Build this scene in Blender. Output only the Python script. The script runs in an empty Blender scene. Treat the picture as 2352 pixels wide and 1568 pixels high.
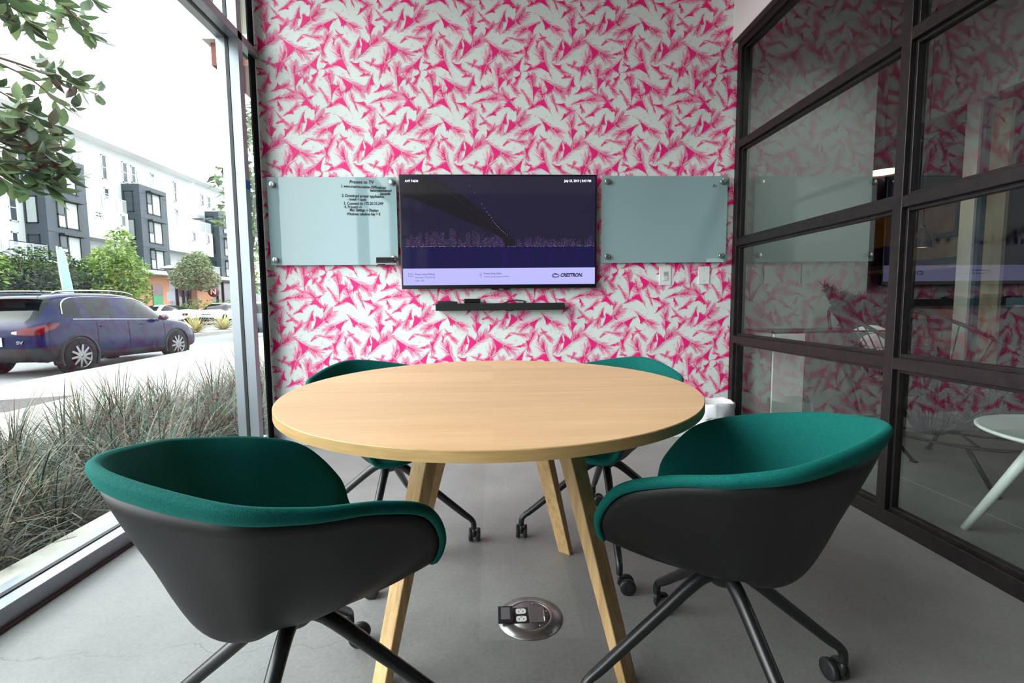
import bpy, bmesh, math, random
from math import pi, sin, cos, radians as R
from mathutils import Vector, Matrix
from mathutils.bvhtree import BVHTree

random.seed(7)
scn = bpy.context.scene
COL = scn.collection
OFF = {}          # world translation of every built object (before rotation)

# ------------------------------------------------------------------ materials
def lin(c):
    def f(v):
        v /= 255.0
        return v / 12.92 if v <= .04045 else ((v + .055) / 1.055) ** 2.4
    return (f(c[0]), f(c[1]), f(c[2]), 1.0)

def newmat(name):
    m = bpy.data.materials.new(name); m.use_nodes = True
    nt = m.node_tree
    b = nt.nodes.get('Principled BSDF')
    return m, nt, b

def N(nt, t, **kw):
    n = nt.nodes.new(t)
    for k, v in kw.items():
        if k in n.inputs.keys(): n.inputs[k].default_value = v
        else: setattr(n, k, v)
    return n

def mat(name, c, rough=.5, metal=0.0, spec=None, noise=None, bump=None, sheen=0, coat=0, c2=None, emis=None, es=1.0, coord='Object'):
    """principled; noise=(scale, amount) varies value with a noise texture, bump=(scale, strength)"""
    m, nt, b = newmat(name)
    col = lin(c)
    b.inputs['Base Color'].default_value = col
    b.inputs['Roughness'].default_value = rough
    b.inputs['Metallic'].default_value = metal
    if spec is not None: b.inputs['Specular IOR Level'].default_value = spec
    if sheen: b.inputs['Sheen Weight'].default_value = sheen
    if coat: b.inputs['Coat Weight'].default_value = coat
    if emis:
        b.inputs['Emission Color'].default_value = lin(emis); b.inputs['Emission Strength'].default_value = es
    L = nt.links.new
    if noise or bump:
        tc = N(nt, 'ShaderNodeTexCoord')
    if noise:
        sc, am = noise[0], noise[1]
        n = N(nt, 'ShaderNodeTexNoise', Scale=sc, Detail=4.0, Roughness=.6)
        if len(noise) > 2:
            mp = N(nt, 'ShaderNodeMapping'); mp.inputs['Scale'].default_value = noise[2]
            L(tc.outputs[coord], mp.inputs[0]); L(mp.outputs[0], n.inputs['Vector'])
        else:
            L(tc.outputs[coord], n.inputs['Vector'])
        rp = N(nt, 'ShaderNodeValToRGB')
        e = rp.color_ramp.elements
        k2 = lin(c2) if c2 else tuple(v * (1 - am) for v in col[:3]) + (1,)
        e[0].position = .32; e[0].color = k2
        e[1].position = .68; e[1].color = col if c2 else tuple(min(1, v * (1 + am * .6)) for v in col[:3]) + (1,)
        L(n.outputs['Fac'], rp.inputs[0]); L(rp.outputs[0], b.inputs['Base Color'])
    if bump:
        n2 = N(nt, 'ShaderNodeTexNoise', Scale=bump[0], Detail=3.0)
        L(tc.outputs[coord], n2.inputs['Vector'])
        bp = N(nt, 'ShaderNodeBump', Strength=bump[1], Distance=.01)
        L(n2.outputs['Fac'], bp.inputs['Height']); L(bp.outputs[0], b.inputs['Normal'])
    return m

def glassmat(name, tint=(255, 255, 255), ior=1.5, boost=1.0):
    """a pane: fresnel share mirrored, the rest let through"""
    m, nt, b = newmat(name); nt.nodes.remove(b)
    out = nt.nodes['Material Output']; L = nt.links.new
    fr = N(nt, 'ShaderNodeFresnel', IOR=ior)
    mu = N(nt, 'ShaderNodeMath', operation='MULTIPLY'); mu.inputs[1].default_value = 2.0 * boost
    ad = N(nt, 'ShaderNodeMath', operation='ADD'); ad.inputs[1].default_value = 1.0
    dv = N(nt, 'ShaderNodeMath', operation='DIVIDE', use_clamp=True)
    L(fr.outputs[0], mu.inputs[0]); L(fr.outputs[0], ad.inputs[0]); L(mu.outputs[0], dv.inputs[0]); L(ad.outputs[0], dv.inputs[1])
    tr = N(nt, 'ShaderNodeBsdfTransparent'); tr.inputs[0].default_value = lin(tint)
    gl = N(nt, 'ShaderNodeBsdfGlossy'); gl.inputs['Roughness'].default_value = 0.0
    mx = N(nt, 'ShaderNodeMixShader'); L(dv.outputs[0], mx.inputs[0]); L(tr.outputs[0], mx.inputs[1]); L(gl.outputs[0], mx.inputs[2])
    geo = N(nt, 'ShaderNodeNewGeometry')
    tr2 = N(nt, 'ShaderNodeBsdfTransparent')
    m2 = N(nt, 'ShaderNodeMixShader'); L(geo.outputs['Backfacing'], m2.inputs[0]); L(mx.outputs[0], m2.inputs[1]); L(tr2.outputs[0], m2.inputs[2])
    L(m2.outputs[0], out.inputs[0])
    return m

def leafmat(name, cols, transl=.35, rough=.5):
    m, nt, b = newmat(name); L = nt.links.new
    geo = N(nt, 'ShaderNodeNewGeometry')
    rp = N(nt, 'ShaderNodeValToRGB')
    els = rp.color_ramp.elements
    while len(els) < len(cols): els.new(.5)
    for i, c in enumerate(cols):
        els[i].position = i / (len(cols) - 1); els[i].color = lin(c)
    L(geo.outputs['Random Per Island'], rp.inputs[0])
    L(rp.outputs[0], b.inputs['Base Color']); b.inputs['Roughness'].default_value = rough
    tl = N(nt, 'ShaderNodeBsdfTranslucent'); L(rp.outputs[0], tl.inputs[0])
    mx = N(nt, 'ShaderNodeMixShader'); mx.inputs[0].default_value = transl
    L(b.outputs[0], mx.inputs[1]); L(tl.outputs[0], mx.inputs[2])
    L(mx.outputs[0], nt.nodes['Material Output'].inputs[0])
    return m

def woodmat(name, c, c2, axis=(1, 14, 14), scale=3.0, rough=.42, bands=None):
    m, nt, b = newmat(name); L = nt.links.new
    tc = N(nt, 'ShaderNodeTexCoord'); mp = N(nt, 'ShaderNodeMapping'); mp.inputs['Scale'].default_value = axis
    L(tc.outputs['Object'], mp.inputs[0])
    n = N(nt, 'ShaderNodeTexNoise', Scale=scale, Detail=6.0, Roughness=.65, Distortion=.4); L(mp.outputs[0], n.inputs['Vector'])
    rp = N(nt, 'ShaderNodeValToRGB'); e = rp.color_ramp.elements
    e[0].position = .3; e[0].color = lin(c2); e[1].position = .72; e[1].color = lin(c)
    L(n.outputs['Fac'], rp.inputs[0])
    colout = rp.outputs[0]
    if bands:
        mp2 = N(nt, 'ShaderNodeMapping'); mp2.inputs['Scale'].default_value = bands
        L(tc.outputs['Object'], mp2.inputs[0])
        wn = N(nt, 'ShaderNodeTexWhiteNoise', noise_dimensions='3D')
        fl = N(nt, 'ShaderNodeVectorMath', operation='FLOOR'); L(mp2.outputs[0], fl.inputs[0]); L(fl.outputs[0], wn.inputs['Vector'])
        mr = N(nt, 'ShaderNodeMapRange'); mr.inputs['To Min'].default_value = .92; mr.inputs['To Max'].default_value = 1.06
        L(wn.outputs['Value'], mr.inputs['Value'])
        vm = N(nt, 'ShaderNodeVectorMath', operation='SCALE'); L(colout, vm.inputs[0]); L(mr.outputs[0], vm.inputs['Scale'])
        colout = vm.outputs[0]
    L(colout, b.inputs['Base Color']); b.inputs['Roughness'].default_value = rough
    return m

def emit(name, c, s=1.0, gloss=False):
    m, nt, b = newmat(name)
    b.inputs['Base Color'].default_value = (.004, .004, .006, 1) if gloss else lin(c)
    b.inputs['Roughness'].default_value = .06 if gloss else .6
    b.inputs['Emission Color'].default_value = lin(c); b.inputs['Emission Strength'].default_value = s
    return m

# ------------------------------------------------------------------ mesh builder
class MB:
    def __init__(s): s.v = []; s.f = []; s.m = []; s.sm = []
    def add(s, vs, fs, m=0, smooth=False):
        o = len(s.v); s.v += [tuple(p) for p in vs]
        for f in fs:
            s.f.append([i + o for i in f]); s.m.append(m); s.sm.append(smooth)
    def box(s, x0, x1, y0, y1, z0, z1, m=0):
        if x0 > x1: x0, x1 = x1, x0
        if y0 > y1: y0, y1 = y1, y0
        if z0 > z1: z0, z1 = z1, z0
        s.add([(x0,y0,z0),(x1,y0,z0),(x1,y1,z0),(x0,y1,z0),(x0,y0,z1),(x1,y0,z1),(x1,y1,z1),(x0,y1,z1)],
              [(0,3,2,1),(4,5,6,7),(0,1,5,4),(1,2,6,5),(2,3,7,6),(3,0,4,7)], m)
    def bar(s, p, q, w, h, up=(0,0,1), w2=None, h2=None, m=0):
        p = Vector(p); q = Vector(q); d = (q-p).normalized(); u = Vector(up)
        a = d.cross(u)
        if a.length < 1e-4: a = d.cross(Vector((1,0,0)))
        a.normalize(); b = a.cross(d)
        w2 = w if w2 is None else w2; h2 = h if h2 is None else h2
        vs = []
        for c, ww, hh in ((p,w,h),(q,w2,h2)):
            for i, j in ((-1,-1),(1,-1),(1,1),(-1,1)): vs.append(c + a*ww/2*i + b*hh/2*j)
        s.add(vs, [(0,1,2,3),(7,6,5,4),(0,4,5,1),(1,5,6,2),(2,6,7,3),(3,7,4,0)], m)
    def tube(s, pts, r, n=10, m=0, cap=True, closed=False):
        pts = [Vector(p) for p in pts]; k = len(pts)
        rs = r if isinstance(r, (list, tuple)) else [r]*k
        vs = []; prev = None
        for i, p in enumerate(pts):
            if closed: d = pts[(i+1) % k] - pts[i-1]
            else: d = pts[min(i+1,k-1)] - pts[max(i-1,0)]
            d.normalize()
            if prev is None:
                a = d.cross(Vector((0,0,1)))
                if a.length < 1e-3: a = d.cross(Vector((1,0,0)))
            else: a = prev - d*prev.dot(d)
            a.normalize(); prev = a; b = d.cross(a)
            for j in range(n):
                t = 2*pi*j/n; vs.append(p + (a*cos(t)+b*sin(t))*rs[i])
        fs = []
        for i in range(k if closed else k-1):
            i2 = (i+1) % k
            for j in range(n):
                j2 = (j+1) % n; fs.append((i*n+j, i*n+j2, i2*n+j2, i2*n+j))
        s.add(vs, fs, m, True)
        if cap and not closed:
            o = len(s.v) - len(vs)
            s.f.append([o+j for j in range(n)][::-1]); s.m.append(m); s.sm.append(False)
            s.f.append([o+(k-1)*n+j for j in range(n)]); s.m.append(m); s.sm.append(False)
    def lathe(s, prof, c=(0,0,0), n=32, m=0, axis='z', sx=1, sy=1, smooth=True, cap=True):
        vs = []
        for r, z in prof:
            for j in range(n):
                t = 2*pi*j/n; x, y = r*cos(t)*sx, r*sin(t)*sy
                if axis == 'z': vs.append((c[0]+x, c[1]+y, c[2]+z))
                elif axis == 'x': vs.append((c[0]+z, c[1]+x, c[2]+y))
                else: vs.append((c[0]+y, c[1]+z, c[2]+x))
        fs = []
        for i in range(len(prof)-1):
            for j in range(n):
                j2 = (j+1) % n; fs.append((i*n+j, i*n+j2, (i+1)*n+j2, (i+1)*n+j))
        s.add(vs, fs, m, smooth)
        o = len(s.v)-len(vs)
        if cap and prof[0][0] > 1e-6: s.f.append([o+j for j in range(n)][::-1]); s.m.append(m); s.sm.append(False)
        if cap and prof[-1][0] > 1e-6: s.f.append([o+(len(prof)-1)*n+j for j in range(n)]); s.m.append(m); s.sm.append(False)
    def prism(s, poly, fn, d0, d1, m=0):
        """poly of 2-D points; fn(u, v, d) -> 3-D"""
        n = len(poly)
        vs = [fn(u, v, d0) for u, v in poly] + [fn(u, v, d1) for u, v in poly]
        s.add(vs, [list(range(n))[::-1], list(range(n, 2*n))] + [(i, (i+1) % n, n+(i+1) % n, n+i) for i in range(n)], m)
    def quad(s, a, b, c, d, m=0): s.add([a, b, c, d], [(0,1,2,3)], m)
    def ball(s, c, r, n=16, k=10, m=0, sz=1.0, sx=1.0, sy=1.0):
        prof = [(max(1e-7, r*sin(pi*i/k)), -r*sz*cos(pi*i/k)) for i in range(k+1)]
        s.lathe(prof, c, n, m, 'z', sx, sy)
    def build(s, name, mats, parent=None, bevel=0, seg=2, sub=0, origin=None, fix=True):
        me = bpy.data.meshes.new(name)
        if not isinstance(mats, (list, tuple)): mats = [mats]
        off = OFF.get(parent, Vector((0,0,0))) if parent else Vector((0,0,0))
        loc = Vector((0,0,0))
        if origin is not None: loc = Vector(origin) - off
        w = off + loc
        me.from_pydata([(a-w.x, b-w.y, c-w.z) for a, b, c in s.v], [], s.f)
        for mm in mats: me.materials.append(mm)
        me.polygons.foreach_set('material_index', s.m); me.polygons.foreach_set('use_smooth', s.sm)
        if fix:
            bm = bmesh.new(); bm.from_mesh(me); bmesh.ops.recalc_face_normals(bm, faces=bm.faces); bm.to_mesh(me); bm.free()
        me.update()
        o = bpy.data.objects.new(name, me); COL.objects.link(o); o.location = loc
        if parent: o.parent = parent
        OFF[o] = w
        if bevel:
            b = o.modifiers.new('bevel', 'BEVEL'); b.width = bevel; b.segments = seg; b.limit_method = 'ANGLE'; b.angle_limit = R(40)
        if sub:
            b = o.modifiers.new('sub', 'SUBSURF'); b.levels = sub; b.render_levels = sub
        return o

def thing(name, label, cat, loc=(0,0,0), group=None):
    o = bpy.data.objects.new(name, None); COL.objects.link(o); o.empty_display_size = .1
    o.location = loc; OFF[o] = Vector(loc); o['label'] = label; o['category'] = cat
    if group: o['group'] = group
    return o
def tag(o, label, cat, group=None, kind=None):
    o['label'] = label; o['category'] = cat
    if group: o['group'] = group
    if kind: o['kind'] = kind
    return o
def struct(o, label=None, cat=None):
    o['kind'] = 'structure'
    if label: o['label'] = label; o['category'] = cat
    return o
def copy_tree(o, parent=None):
    c = o.copy(); COL.objects.link(c); OFF[c] = OFF.get(o, Vector((0,0,0)))
    if parent: c.parent = parent
    for ch in list(o.children): copy_tree(ch, c)
    return c

def text(name, s, size, loc, m, parent=None, rot=(pi/2, 0, 0), shear=0.0, space=1.0, sx=1.0, fat=0.0, align='LEFT', depth=.0004):
    cu = bpy.data.curves.new(name, 'FONT'); cu.body = s; cu.size = size; cu.shear = shear; cu.space_character = space
    cu.offset = fat; cu.align_x = align; cu.extrude = depth; cu.resolution_u = 3
    t = bpy.data.objects.new(name, cu); COL.objects.link(t)
    bpy.context.view_layer.update()
    dg = bpy.context.evaluated_depsgraph_get()
    me = bpy.data.meshes.new_from_object(t.evaluated_get(dg))
    bpy.data.objects.remove(t); bpy.data.curves.remove(cu)
    me.materials.clear(); me.materials.append(m)
    o = bpy.data.objects.new(name, me); COL.objects.link(o)
    off = OFF.get(parent, Vector((0,0,0))) if parent else Vector((0,0,0))
    o.location = Vector(loc) - off; o.rotation_euler = rot; o.scale = (sx, 1, 1)
    if parent: o.parent = parent
    OFF[o] = Vector(loc)
    return o

def catmull(P, n=6, closed=False):
    P = [Vector(p) for p in P]; k = len(P); out = []
    for i in range(k if closed else k-1):
        if closed: p0, p1, p2, p3 = P[i-1], P[i], P[(i+1) % k], P[(i+2) % k]
        else: p0, p1, p2, p3 = P[max(i-1,0)], P[i], P[i+1], P[min(i+2,k-1)]
        for j in range(n):
            t = j/n
            out.append(.5*((2*p1)+(p2-p0)*t+(2*p0-5*p1+4*p2-p3)*t*t+(3*p1-p0-3*p2+p3)*t**3))
    if not closed: out.append(P[-1])
    return out

# ------------------------------------------------------------------ world, camera, view
w = bpy.data.worlds.new('overcast_sky'); scn.world = w; w.use_nodes = True
nt = w.node_tree; bg = nt.nodes['Background']
tc = N(nt, 'ShaderNodeTexCoord'); sep = N(nt, 'ShaderNodeSeparateXYZ'); nt.links.new(tc.outputs['Generated'], sep.inputs[0])
rp = N(nt, 'ShaderNodeValToRGB'); e = rp.color_ramp.elements
e[0].position = 0.0; e[0].color = (.93, .97, 1.0, 1); e[1].position = .9; e[1].color = (.86, .94, 1.0, 1)
nt.links.new(sep.outputs['Z'], rp.inputs[0]); nt.links.new(rp.outputs[0], bg.inputs[0])
SKY = 4.9
bg.inputs[1].default_value = SKY
# hazy daylight, wide and soft, from above the street
sl = bpy.data.lights.new('hazy_sun', 'SUN'); sl.energy = 3.2; sl.angle = R(50); sl.color = (1, .98, .95)
so = bpy.data.objects.new('hazy_sun', sl); COL.objects.link(so)
so.rotation_euler = Vector((.88, .16, -.44)).to_track_quat('-Z', 'Y').to_euler()

cd = bpy.data.cameras.new('camera'); cam = bpy.data.objects.new('camera', cd); COL.objects.link(cam); scn.camera = cam
yaw, pit, rol = R(2.46563), R(4.7731), R(-.54999)
fw = Vector((sin(yaw)*cos(pit), cos(yaw)*cos(pit), -sin(pit))); rt = Vector((cos(yaw), -sin(yaw), 0)); up = rt.cross(fw)
rt2 = rt*cos(rol) + up*sin(rol); up2 = -rt*sin(rol) + up*cos(rol)
M = Matrix((rt2, up2, -fw)).transposed().to_4x4(); M.translation = Vector((0, 0, 1.0)); cam.matrix_world = M
cd.sensor_width = 36; cd.lens = 1072.1/2352*36; cd.clip_start = .02; cd.clip_end = 400
vs = scn.view_settings; vs.view_transform = 'Standard'; vs.look = 'None'; vs.exposure = 0.42; vs.gamma = 1.0; vs.use_curve_mapping = False
cy = scn.cycles
cy.max_bounces = 10; cy.diffuse_bounces = 5; cy.glossy_bounces = 5; cy.transmission_bounces = 6; cy.transparent_max_bounces = 16
cy.caustics_reflective = False; cy.caustics_refractive = False; cy.sample_clamp_indirect = 6

# ------------------------------------------------------------------ room shell
D = 3.333
XR = 1.735       # face of the steel partition
XW = -1.53       # inner face of the window frame
YB = -1.30       # rear end of the room
ZC = 3.40

m_white = mat('white_paint', (236, 234, 232), .6)
m_grey_wall = mat('lounge_plaster', (150, 156, 152), .7)
m_dark_wall = mat('lounge_dark_paint', (58, 58, 62), .7)
m_alu = mat('anodised_aluminium', (146, 152, 158), .32, metal=.55)
m_gasket = mat('black_gasket', (18, 18, 20), .5)
m_steel = mat('blackened_steel', (33, 27, 27), .42, metal=.3, noise=(26, .5), bump=(60, .08))
m_glass = glassmat('window_glass', (246, 252, 250), boost=.36)
m_glass_in = glassmat('partition_glass', (232, 240, 236), boost=1.15)

# floor: polished concrete with a patched trench, a hairline crack and a control joint
def floor_material():
    m, nt, b = newmat('polished_concrete'); L = nt.links.new
    tc = N(nt, 'ShaderNodeTexCoord')
    n1 = N(nt, 'ShaderNodeTexNoise', Scale=1.6, Detail=6.0, Roughness=.65); L(tc.outputs['Object'], n1.inputs['Vector'])
    n2 = N(nt, 'ShaderNodeTexNoise', Scale=90.0, Detail=3.0); L(tc.outputs['Object'], n2.inputs['Vector'])
    rp = N(nt, 'ShaderNodeValToRGB'); e = rp.color_ramp.elements
    e[0].position = .3; e[0].color = lin((118, 117, 115)); e[1].position = .7; e[1].color = lin((146, 146, 144))
    L(n1.outputs['Fac'], rp.inputs[0])
    rp2 = N(nt, 'ShaderNodeValToRGB'); e = rp2.color_ramp.elements
    e[0].position = .35; e[0].color = (.90, .90, .90, 1); e[1].position = .62; e[1].color = (1.03, 1.03, 1.03, 1)
    L(n2.outputs['Fac'], rp2.inputs[0])
    mx = N(nt, 'ShaderNodeMix', data_type='RGBA', blend_type='MULTIPLY'); mx.inputs[0].default_value = 1.0
    L(rp.outputs[0], mx.inputs[6]); L(rp2.outputs[0], mx.inputs[7])
    sp = N(nt, 'ShaderNodeSeparateXYZ'); L(tc.outputs['Object'], sp.inputs[0])
    def band(sock, c, half, soft):
        a = N(nt, 'ShaderNodeMath', operation='SUBTRACT'); L(sock, a.inputs[0]); a.inputs[1].default_value = c
        ab = N(nt, 'ShaderNodeMath', operation='ABSOLUTE'); L(a.outputs[0], ab.inputs[0])
        mr = N(nt, 'ShaderNodeMapRange'); mr.inputs['From Min'].default_value = half; mr.inputs['From Max'].default_value = half+soft
        mr.inputs['To Min'].default_value = 1; mr.inputs['To Max'].default_value = 0
        L(ab.outputs[0], mr.inputs['Value']); return mr.outputs[0]
    def mul(a, b):
        k = N(nt, 'ShaderNodeMath', operation='MULTIPLY'); L(a, k.inputs[0]); L(b, k.inputs[1]); return k.outputs[0]
    patch = mul(band(sp.outputs['X'], .108, .157, .004), band(sp.outputs['Y'], 2.31, 1.0, .004))
    mp = N(nt, 'ShaderNodeMix', data_type='RGBA', blend_type='MULTIPLY'); mp.inputs[7].default_value = (1.12, 1.12, 1.11, 1)
    L(patch, mp.inputs[0]); L(mx.outputs[2], mp.inputs[6])
    # crack and joint
    nz = N(nt, 'ShaderNodeTexNoise', Scale=6.0, Detail=5.0); L(tc.outputs['Object'], nz.inputs['Vector'])
    sc = N(nt, 'ShaderNodeMath', operation='MULTIPLY_ADD'); L(nz.outputs['Fac'], sc.inputs[0]); sc.inputs[1].default_value = .16; L(sp.outputs['Y'], sc.inputs[2])
    ck = mul(band(sc.outputs[0], 1.40, .0008, .0012), band(sp.outputs['X'], -.92, .55, .1))
    mc = N(nt, 'ShaderNodeMix', data_type='RGBA'); mc.inputs[7].default_value = lin((112, 112, 110)); L(ck, mc.inputs[0]); L(mp.outputs[2], mc.inputs[6])
    j = band(sp.outputs['X'], 2.29, .002, .002)
    mj = N(nt, 'ShaderNodeMix', data_type='RGBA'); mj.inputs[7].default_value = lin((200, 200, 196)); L(j, mj.inputs[0]); L(mc.outputs[2], mj.inputs[6])
    L(mj.outputs[2], b.inputs['Base Color'])
    rr = N(nt, 'ShaderNodeMapRange'); rr.inputs['To Min'].default_value = .34; rr.inputs['To Max'].default_value = .6
    L(n1.outputs['Fac'], rr.inputs['Value']); L(rr.outputs[0], b.inputs['Roughness'])
    b.inputs['Specular IOR Level'].default_value = .4
    return m
q = MB(); q.box(-1.60, 8.2, -5, 8.2, -.2, 0)
struct(q.build('floor', floor_material()))
q = MB(); q.box(-1.60, 8.2, -5, 8.2, ZC, ZC+.12)
struct(q.build('ceiling', mat('ceiling_paint', (196, 194, 192), .8)))

# ---- wallpaper: feathers printed on the end wall, one mesh with the wall
m_paper = mat('wallpaper_ground', (236, 243, 238), .7)
m_p1 = mat('wallpaper_hot_pink', (255, 24, 132), .6)
m_p2 = mat('wallpaper_mid_pink', (255, 118, 170), .6)
m_p3 = mat('wallpaper_light_pink', (255, 162, 196), .6)
FE = [  # base x,y  tip x,y  side of the solid patch (+1 left of the stem, -1 right, 0 none), width, patch size
 (0,160,350,410,-1,1.0,1.1),(320,230,485,80,1,.9,.8),(515,570,500,180,-1,1.0,1.1),(650,510,800,310,1,.9,.9),(870,465,1235,140,1,1.1,1.3),
 (975,100,860,410,1,.9,1.0),(660,200,890,25,-1,.8,.8),(1490,260,1130,450,1,1.0,1.2),(970,490,1240,540,0,.8,0),(290,850,650,520,1,1.1,1.4),
 (375,480,255,800,1,.9,1.0),(650,510,1045,770,-1,1.1,1.4),(1225,820,1345,470,1,1.1,.7),(590,1130,765,690,1,1.1,.8),(1230,730,930,1010,1,1.1,1.3),
 (215,1080,30,640,1,1.1,1.5),(190,830,415,995,1,.8,.9),(860,1300,850,880,-1,1.0,1.2),(1190,970,1440,880,1,.8,.8),(1185,960,1060,1180,-1,.8,.9),
 (530,1000,425,1275,1,.9,1.0),(500,1290,775,1180,1,.9,.9),(1340,1420,1305,1010,-1,1.0,1.2),(0,1040,385,1290,-1,1.1,1.4),(200,1570,20,1190,1,1.1,1.5),
 (205,1400,520,1545,1,.8,.9),(430,1445,875,1350,1,1.0,.4),(1135,1560,890,1270,1,1.1,1.5),(20,410,210,630,0,.7,0),(920,1010,1135,1285,0,.7,0),
 (570,120,760,330,0,.7,0),(1150,1190,1300,1430,0,.7,0),(1245,1500,1430,1415,1,.8,.9),(300,1560,200,1300,0,.6,0),(380,840,650,950,0,.8,0),(1215,600,1275,800,0,.6,0)]
KX = .684/1403.0; KZ = .670/1430.0
def feather(rng, f):
    """-> triangles [(layer, a, b, c)] in tile metres"""
    bx, bz, tx, tz, side, wd, ps = f
    b = Vector((bx*KX, -bz*KZ)); t = Vector((tx*KX, -tz*KZ)); d = t-b; Ln = d.length; d.normalize(); nrm = Vector((-d.y, d.x))
    bend = rng.uniform(-.06, .06)*Ln
    out = []
    P = lambda s: b + d*Ln*s + nrm*bend*4*s*(1-s)
    def sliver(layer, p, dirv, ln, wid):
        e = p + dirv*ln; k = Vector((-dirv.y, dirv.x))*wid
        mid = p + dirv*ln*.45
        out.append((layer, p-k*.4, mid+k, e)); out.append((layer, p-k*.4, mid-k, e))
    ns = 7                                       # stem
    for i in range(ns):
        a, c = P(i/ns), P((i+1)/ns); k = nrm*(.0028*(1-.75*i/ns))*min(1, .15+i/2); k2 = nrm*(.0028*(1-.75*(i+1)/ns))*min(1, .15+(i+1)/2)
        out.append((1, a-k, a+k, c+k2)); out.append((1, a-k, c+k2, c-k2))
    def wprof(s): return wd*.20*Ln*(max(0, sin(pi*min(1, (s-.05)/1.05)))**.7)
    for sd in (1, -1):                           # barbs
        nb = int(46*wd)
        for i in range(nb):
            s = .10 + .9*i/nb
            if s < .38 and rng.random() < .35: continue
            ang = R(rng.uniform(24, 40) * (1.25 if s < .4 else 1.0))
            dv = d*cos(ang) + nrm*sd*sin(ang)
            ln = (wprof(s) + .010)*rng.uniform(.7, 1.25)*(1.3 if s > .5 else .9)
            lay = 2 if (s > .5 and rng.random() < .28) else 3
            if s < .4: lay = rng.choice((2, 3, 3, 3))
            wid = rng.uniform(.0009, .0017) if s < .5 else rng.uniform(.0012, .0024)
            sliver(lay, P(s), dv, ln, wid)
    for s, k in ((.70, 1.0), (.80, .9), (.62, .6)): # dark chevrons near the tip
        for sd in (1, -1):
            for j in range(3):
                ang = R(20+rng.uniform(-4, 6)); dv = d*cos(ang)+nrm*sd*sin(ang)
                sliver(1, P(s+.012*j), dv, wprof(s)*.85*k*rng.uniform(.6, 1.05), .0019*wd)
    if side:                                     # the solid patch with its torn edge
        z = ps*.31*Ln if Ln < .15 else ps*.235*Ln
        s0, s1 = .22, .58
        a, c = P(s0), P(s1)
        far = P(.40) + nrm*side*z*.62 + d*z*.30
        out.append((1, a, P(.44), far)); out.append((1, P(.44), c, far))
        root = P(.50)
        for j in range(6):
            u = j/5; e0 = far.lerp(c, u*.85)
            dv = (nrm*side*(1-.35*u) + d*(.35+.5*u)).normalized()
            ln = z*rng.uniform(.25, .6); k = d*z*.085
            out.append((1, e0-k-dv*z*.05, e0+k-dv*z*.05, e0+dv*ln))
    return out
rng = random.Random(3)
for (x_, y_, a_) in ((900,600,40),(140,480,200),(1100,170,70),(700,900,250),(1060,720,10),(1180,330,130),(430,360,300),(560,300,20),(90,760,100),(330,1060,15),(740,1230,330),(960,1180,60),(1110,1330,200),(1390,640,80),(1330,880,160),(600,1400,290),(60,1300,30),(770,1010,120),(1010,1480,340),(480,930,60),(250,1180,170),(1220,1080,20)):
    L_ = rng.uniform(95, 150); FE.append((x_, y_, x_+L_*cos(R(a_)), y_-L_*sin(R(a_)), rng.choice((1, -1, 0)), .9, .9))
TILE = []
for fid, f in enumerate(FE):
    TILE += [(t_[0], t_[1], t_[2], t_[3], (fid % 6)*2.2e-4 + (n_ % 19)*1.1e-5) for n_, t_ in enumerate(feather(rng, f))]
for i in range(150):                              # loose wisps between the feathers
    p = Vector((rng.uniform(0, .684), -rng.uniform(.08, .75))); a = rng.uniform(0, 2*pi); ln = rng.uniform(.012, .04)
    for j in range(rng.choice((1, 2, 3))):
        dv = Vector((cos(a+.18*j), sin(a+.18*j))); k = Vector((-dv.y, dv.x))*.0011; o_ = p + k*j*4
        TILE.append((3, o_-k, o_+k, o_+dv*ln, 0.0))
XL0, XR0 = -1.556, 1.80
q = MB(); q.box(XL0-.015, 1.80, D, D+.10, 0, ZC, 0)
T0X = -.3495; T0Z = 3.028                         # where the sampled tile sits on the wall (its left top corner)
for ix in range(-2, 5):
    for iz in range(-2, 5):
        ox = T0X + ix*.684; oz = T0Z - iz*.670
        for lay, a, b, c, sub_ in TILE:
            pts = [(ox+p.x, oz+p.y) for p in (a, b, c)]
            if any(x < XL0 or x > 1.80 or z < .10 or z > ZC-.005 for x, z in pts): continue
            y = D - {3: .0002, 2: .0003, 1: .0016}[lay] - sub_
            q.add([(x, y, z) for x, z in pts], [(0, 1, 2)], lay)
wall = q.build('wall_back', [m_paper, m_p1, m_p2, m_p3], fix=False)
struct(wall)
q = MB(); q.box(-1.555, XR-.01, D-.014, D, 0, .133)
struct(q.build('baseboard_back', mat('white_baseboard', (226, 226, 228), .45), bevel=.002))

# ---- window wall on the left
XO = -1.665      # outer face of the frame
XG = -1.60       # glass line
winr = thing('window_1', 'tall street window in an anodised metal frame', 'window', (XW, 1.0, 0)); winr['kind'] = 'structure'
def frame_bar(name, y0, y1, z0, z1, horizontal):
    q = MB(); q.box(XO, XG-.010, y0, y1, z0, z1); q.box(XG+.010, XW, y0, y1, z0, z1)
    o = q.build(name, m_alu, winr, bevel=.002)
    q = MB(); ins = .004
    if horizontal: q.box(XG-.0101, XG+.0101, y0, y1, z0-ins, z1+ins)
    else: q.box(XG-.0101, XG+.0101, y0-ins, y1+ins, z0, z1)
    q.build('gasket', m_gasket, o)
    return o
YM = [(3.071, 3.123), (.55, .602), (-1.352, -1.30)]
frame_bar('sill', -1.30, D-.003, 0.0, .069, True)
frame_bar('transom', -1.30, D-.003, 2.632, 2.681, True)
frame_bar('head', -1.30, D-.003, 3.345, 3.40, True)
for y0, y1 in YM: frame_bar('mullion', y0, y1, .069, 3.345, False)
q = MB(); q.box(-1.566, -1.556, 3.262, D-.003, .069, 3.345); q.build('post', mat('dark_slate_paint', (18, 22, 27), .8, spec=.15, noise=(40, .3)), winr)
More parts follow.
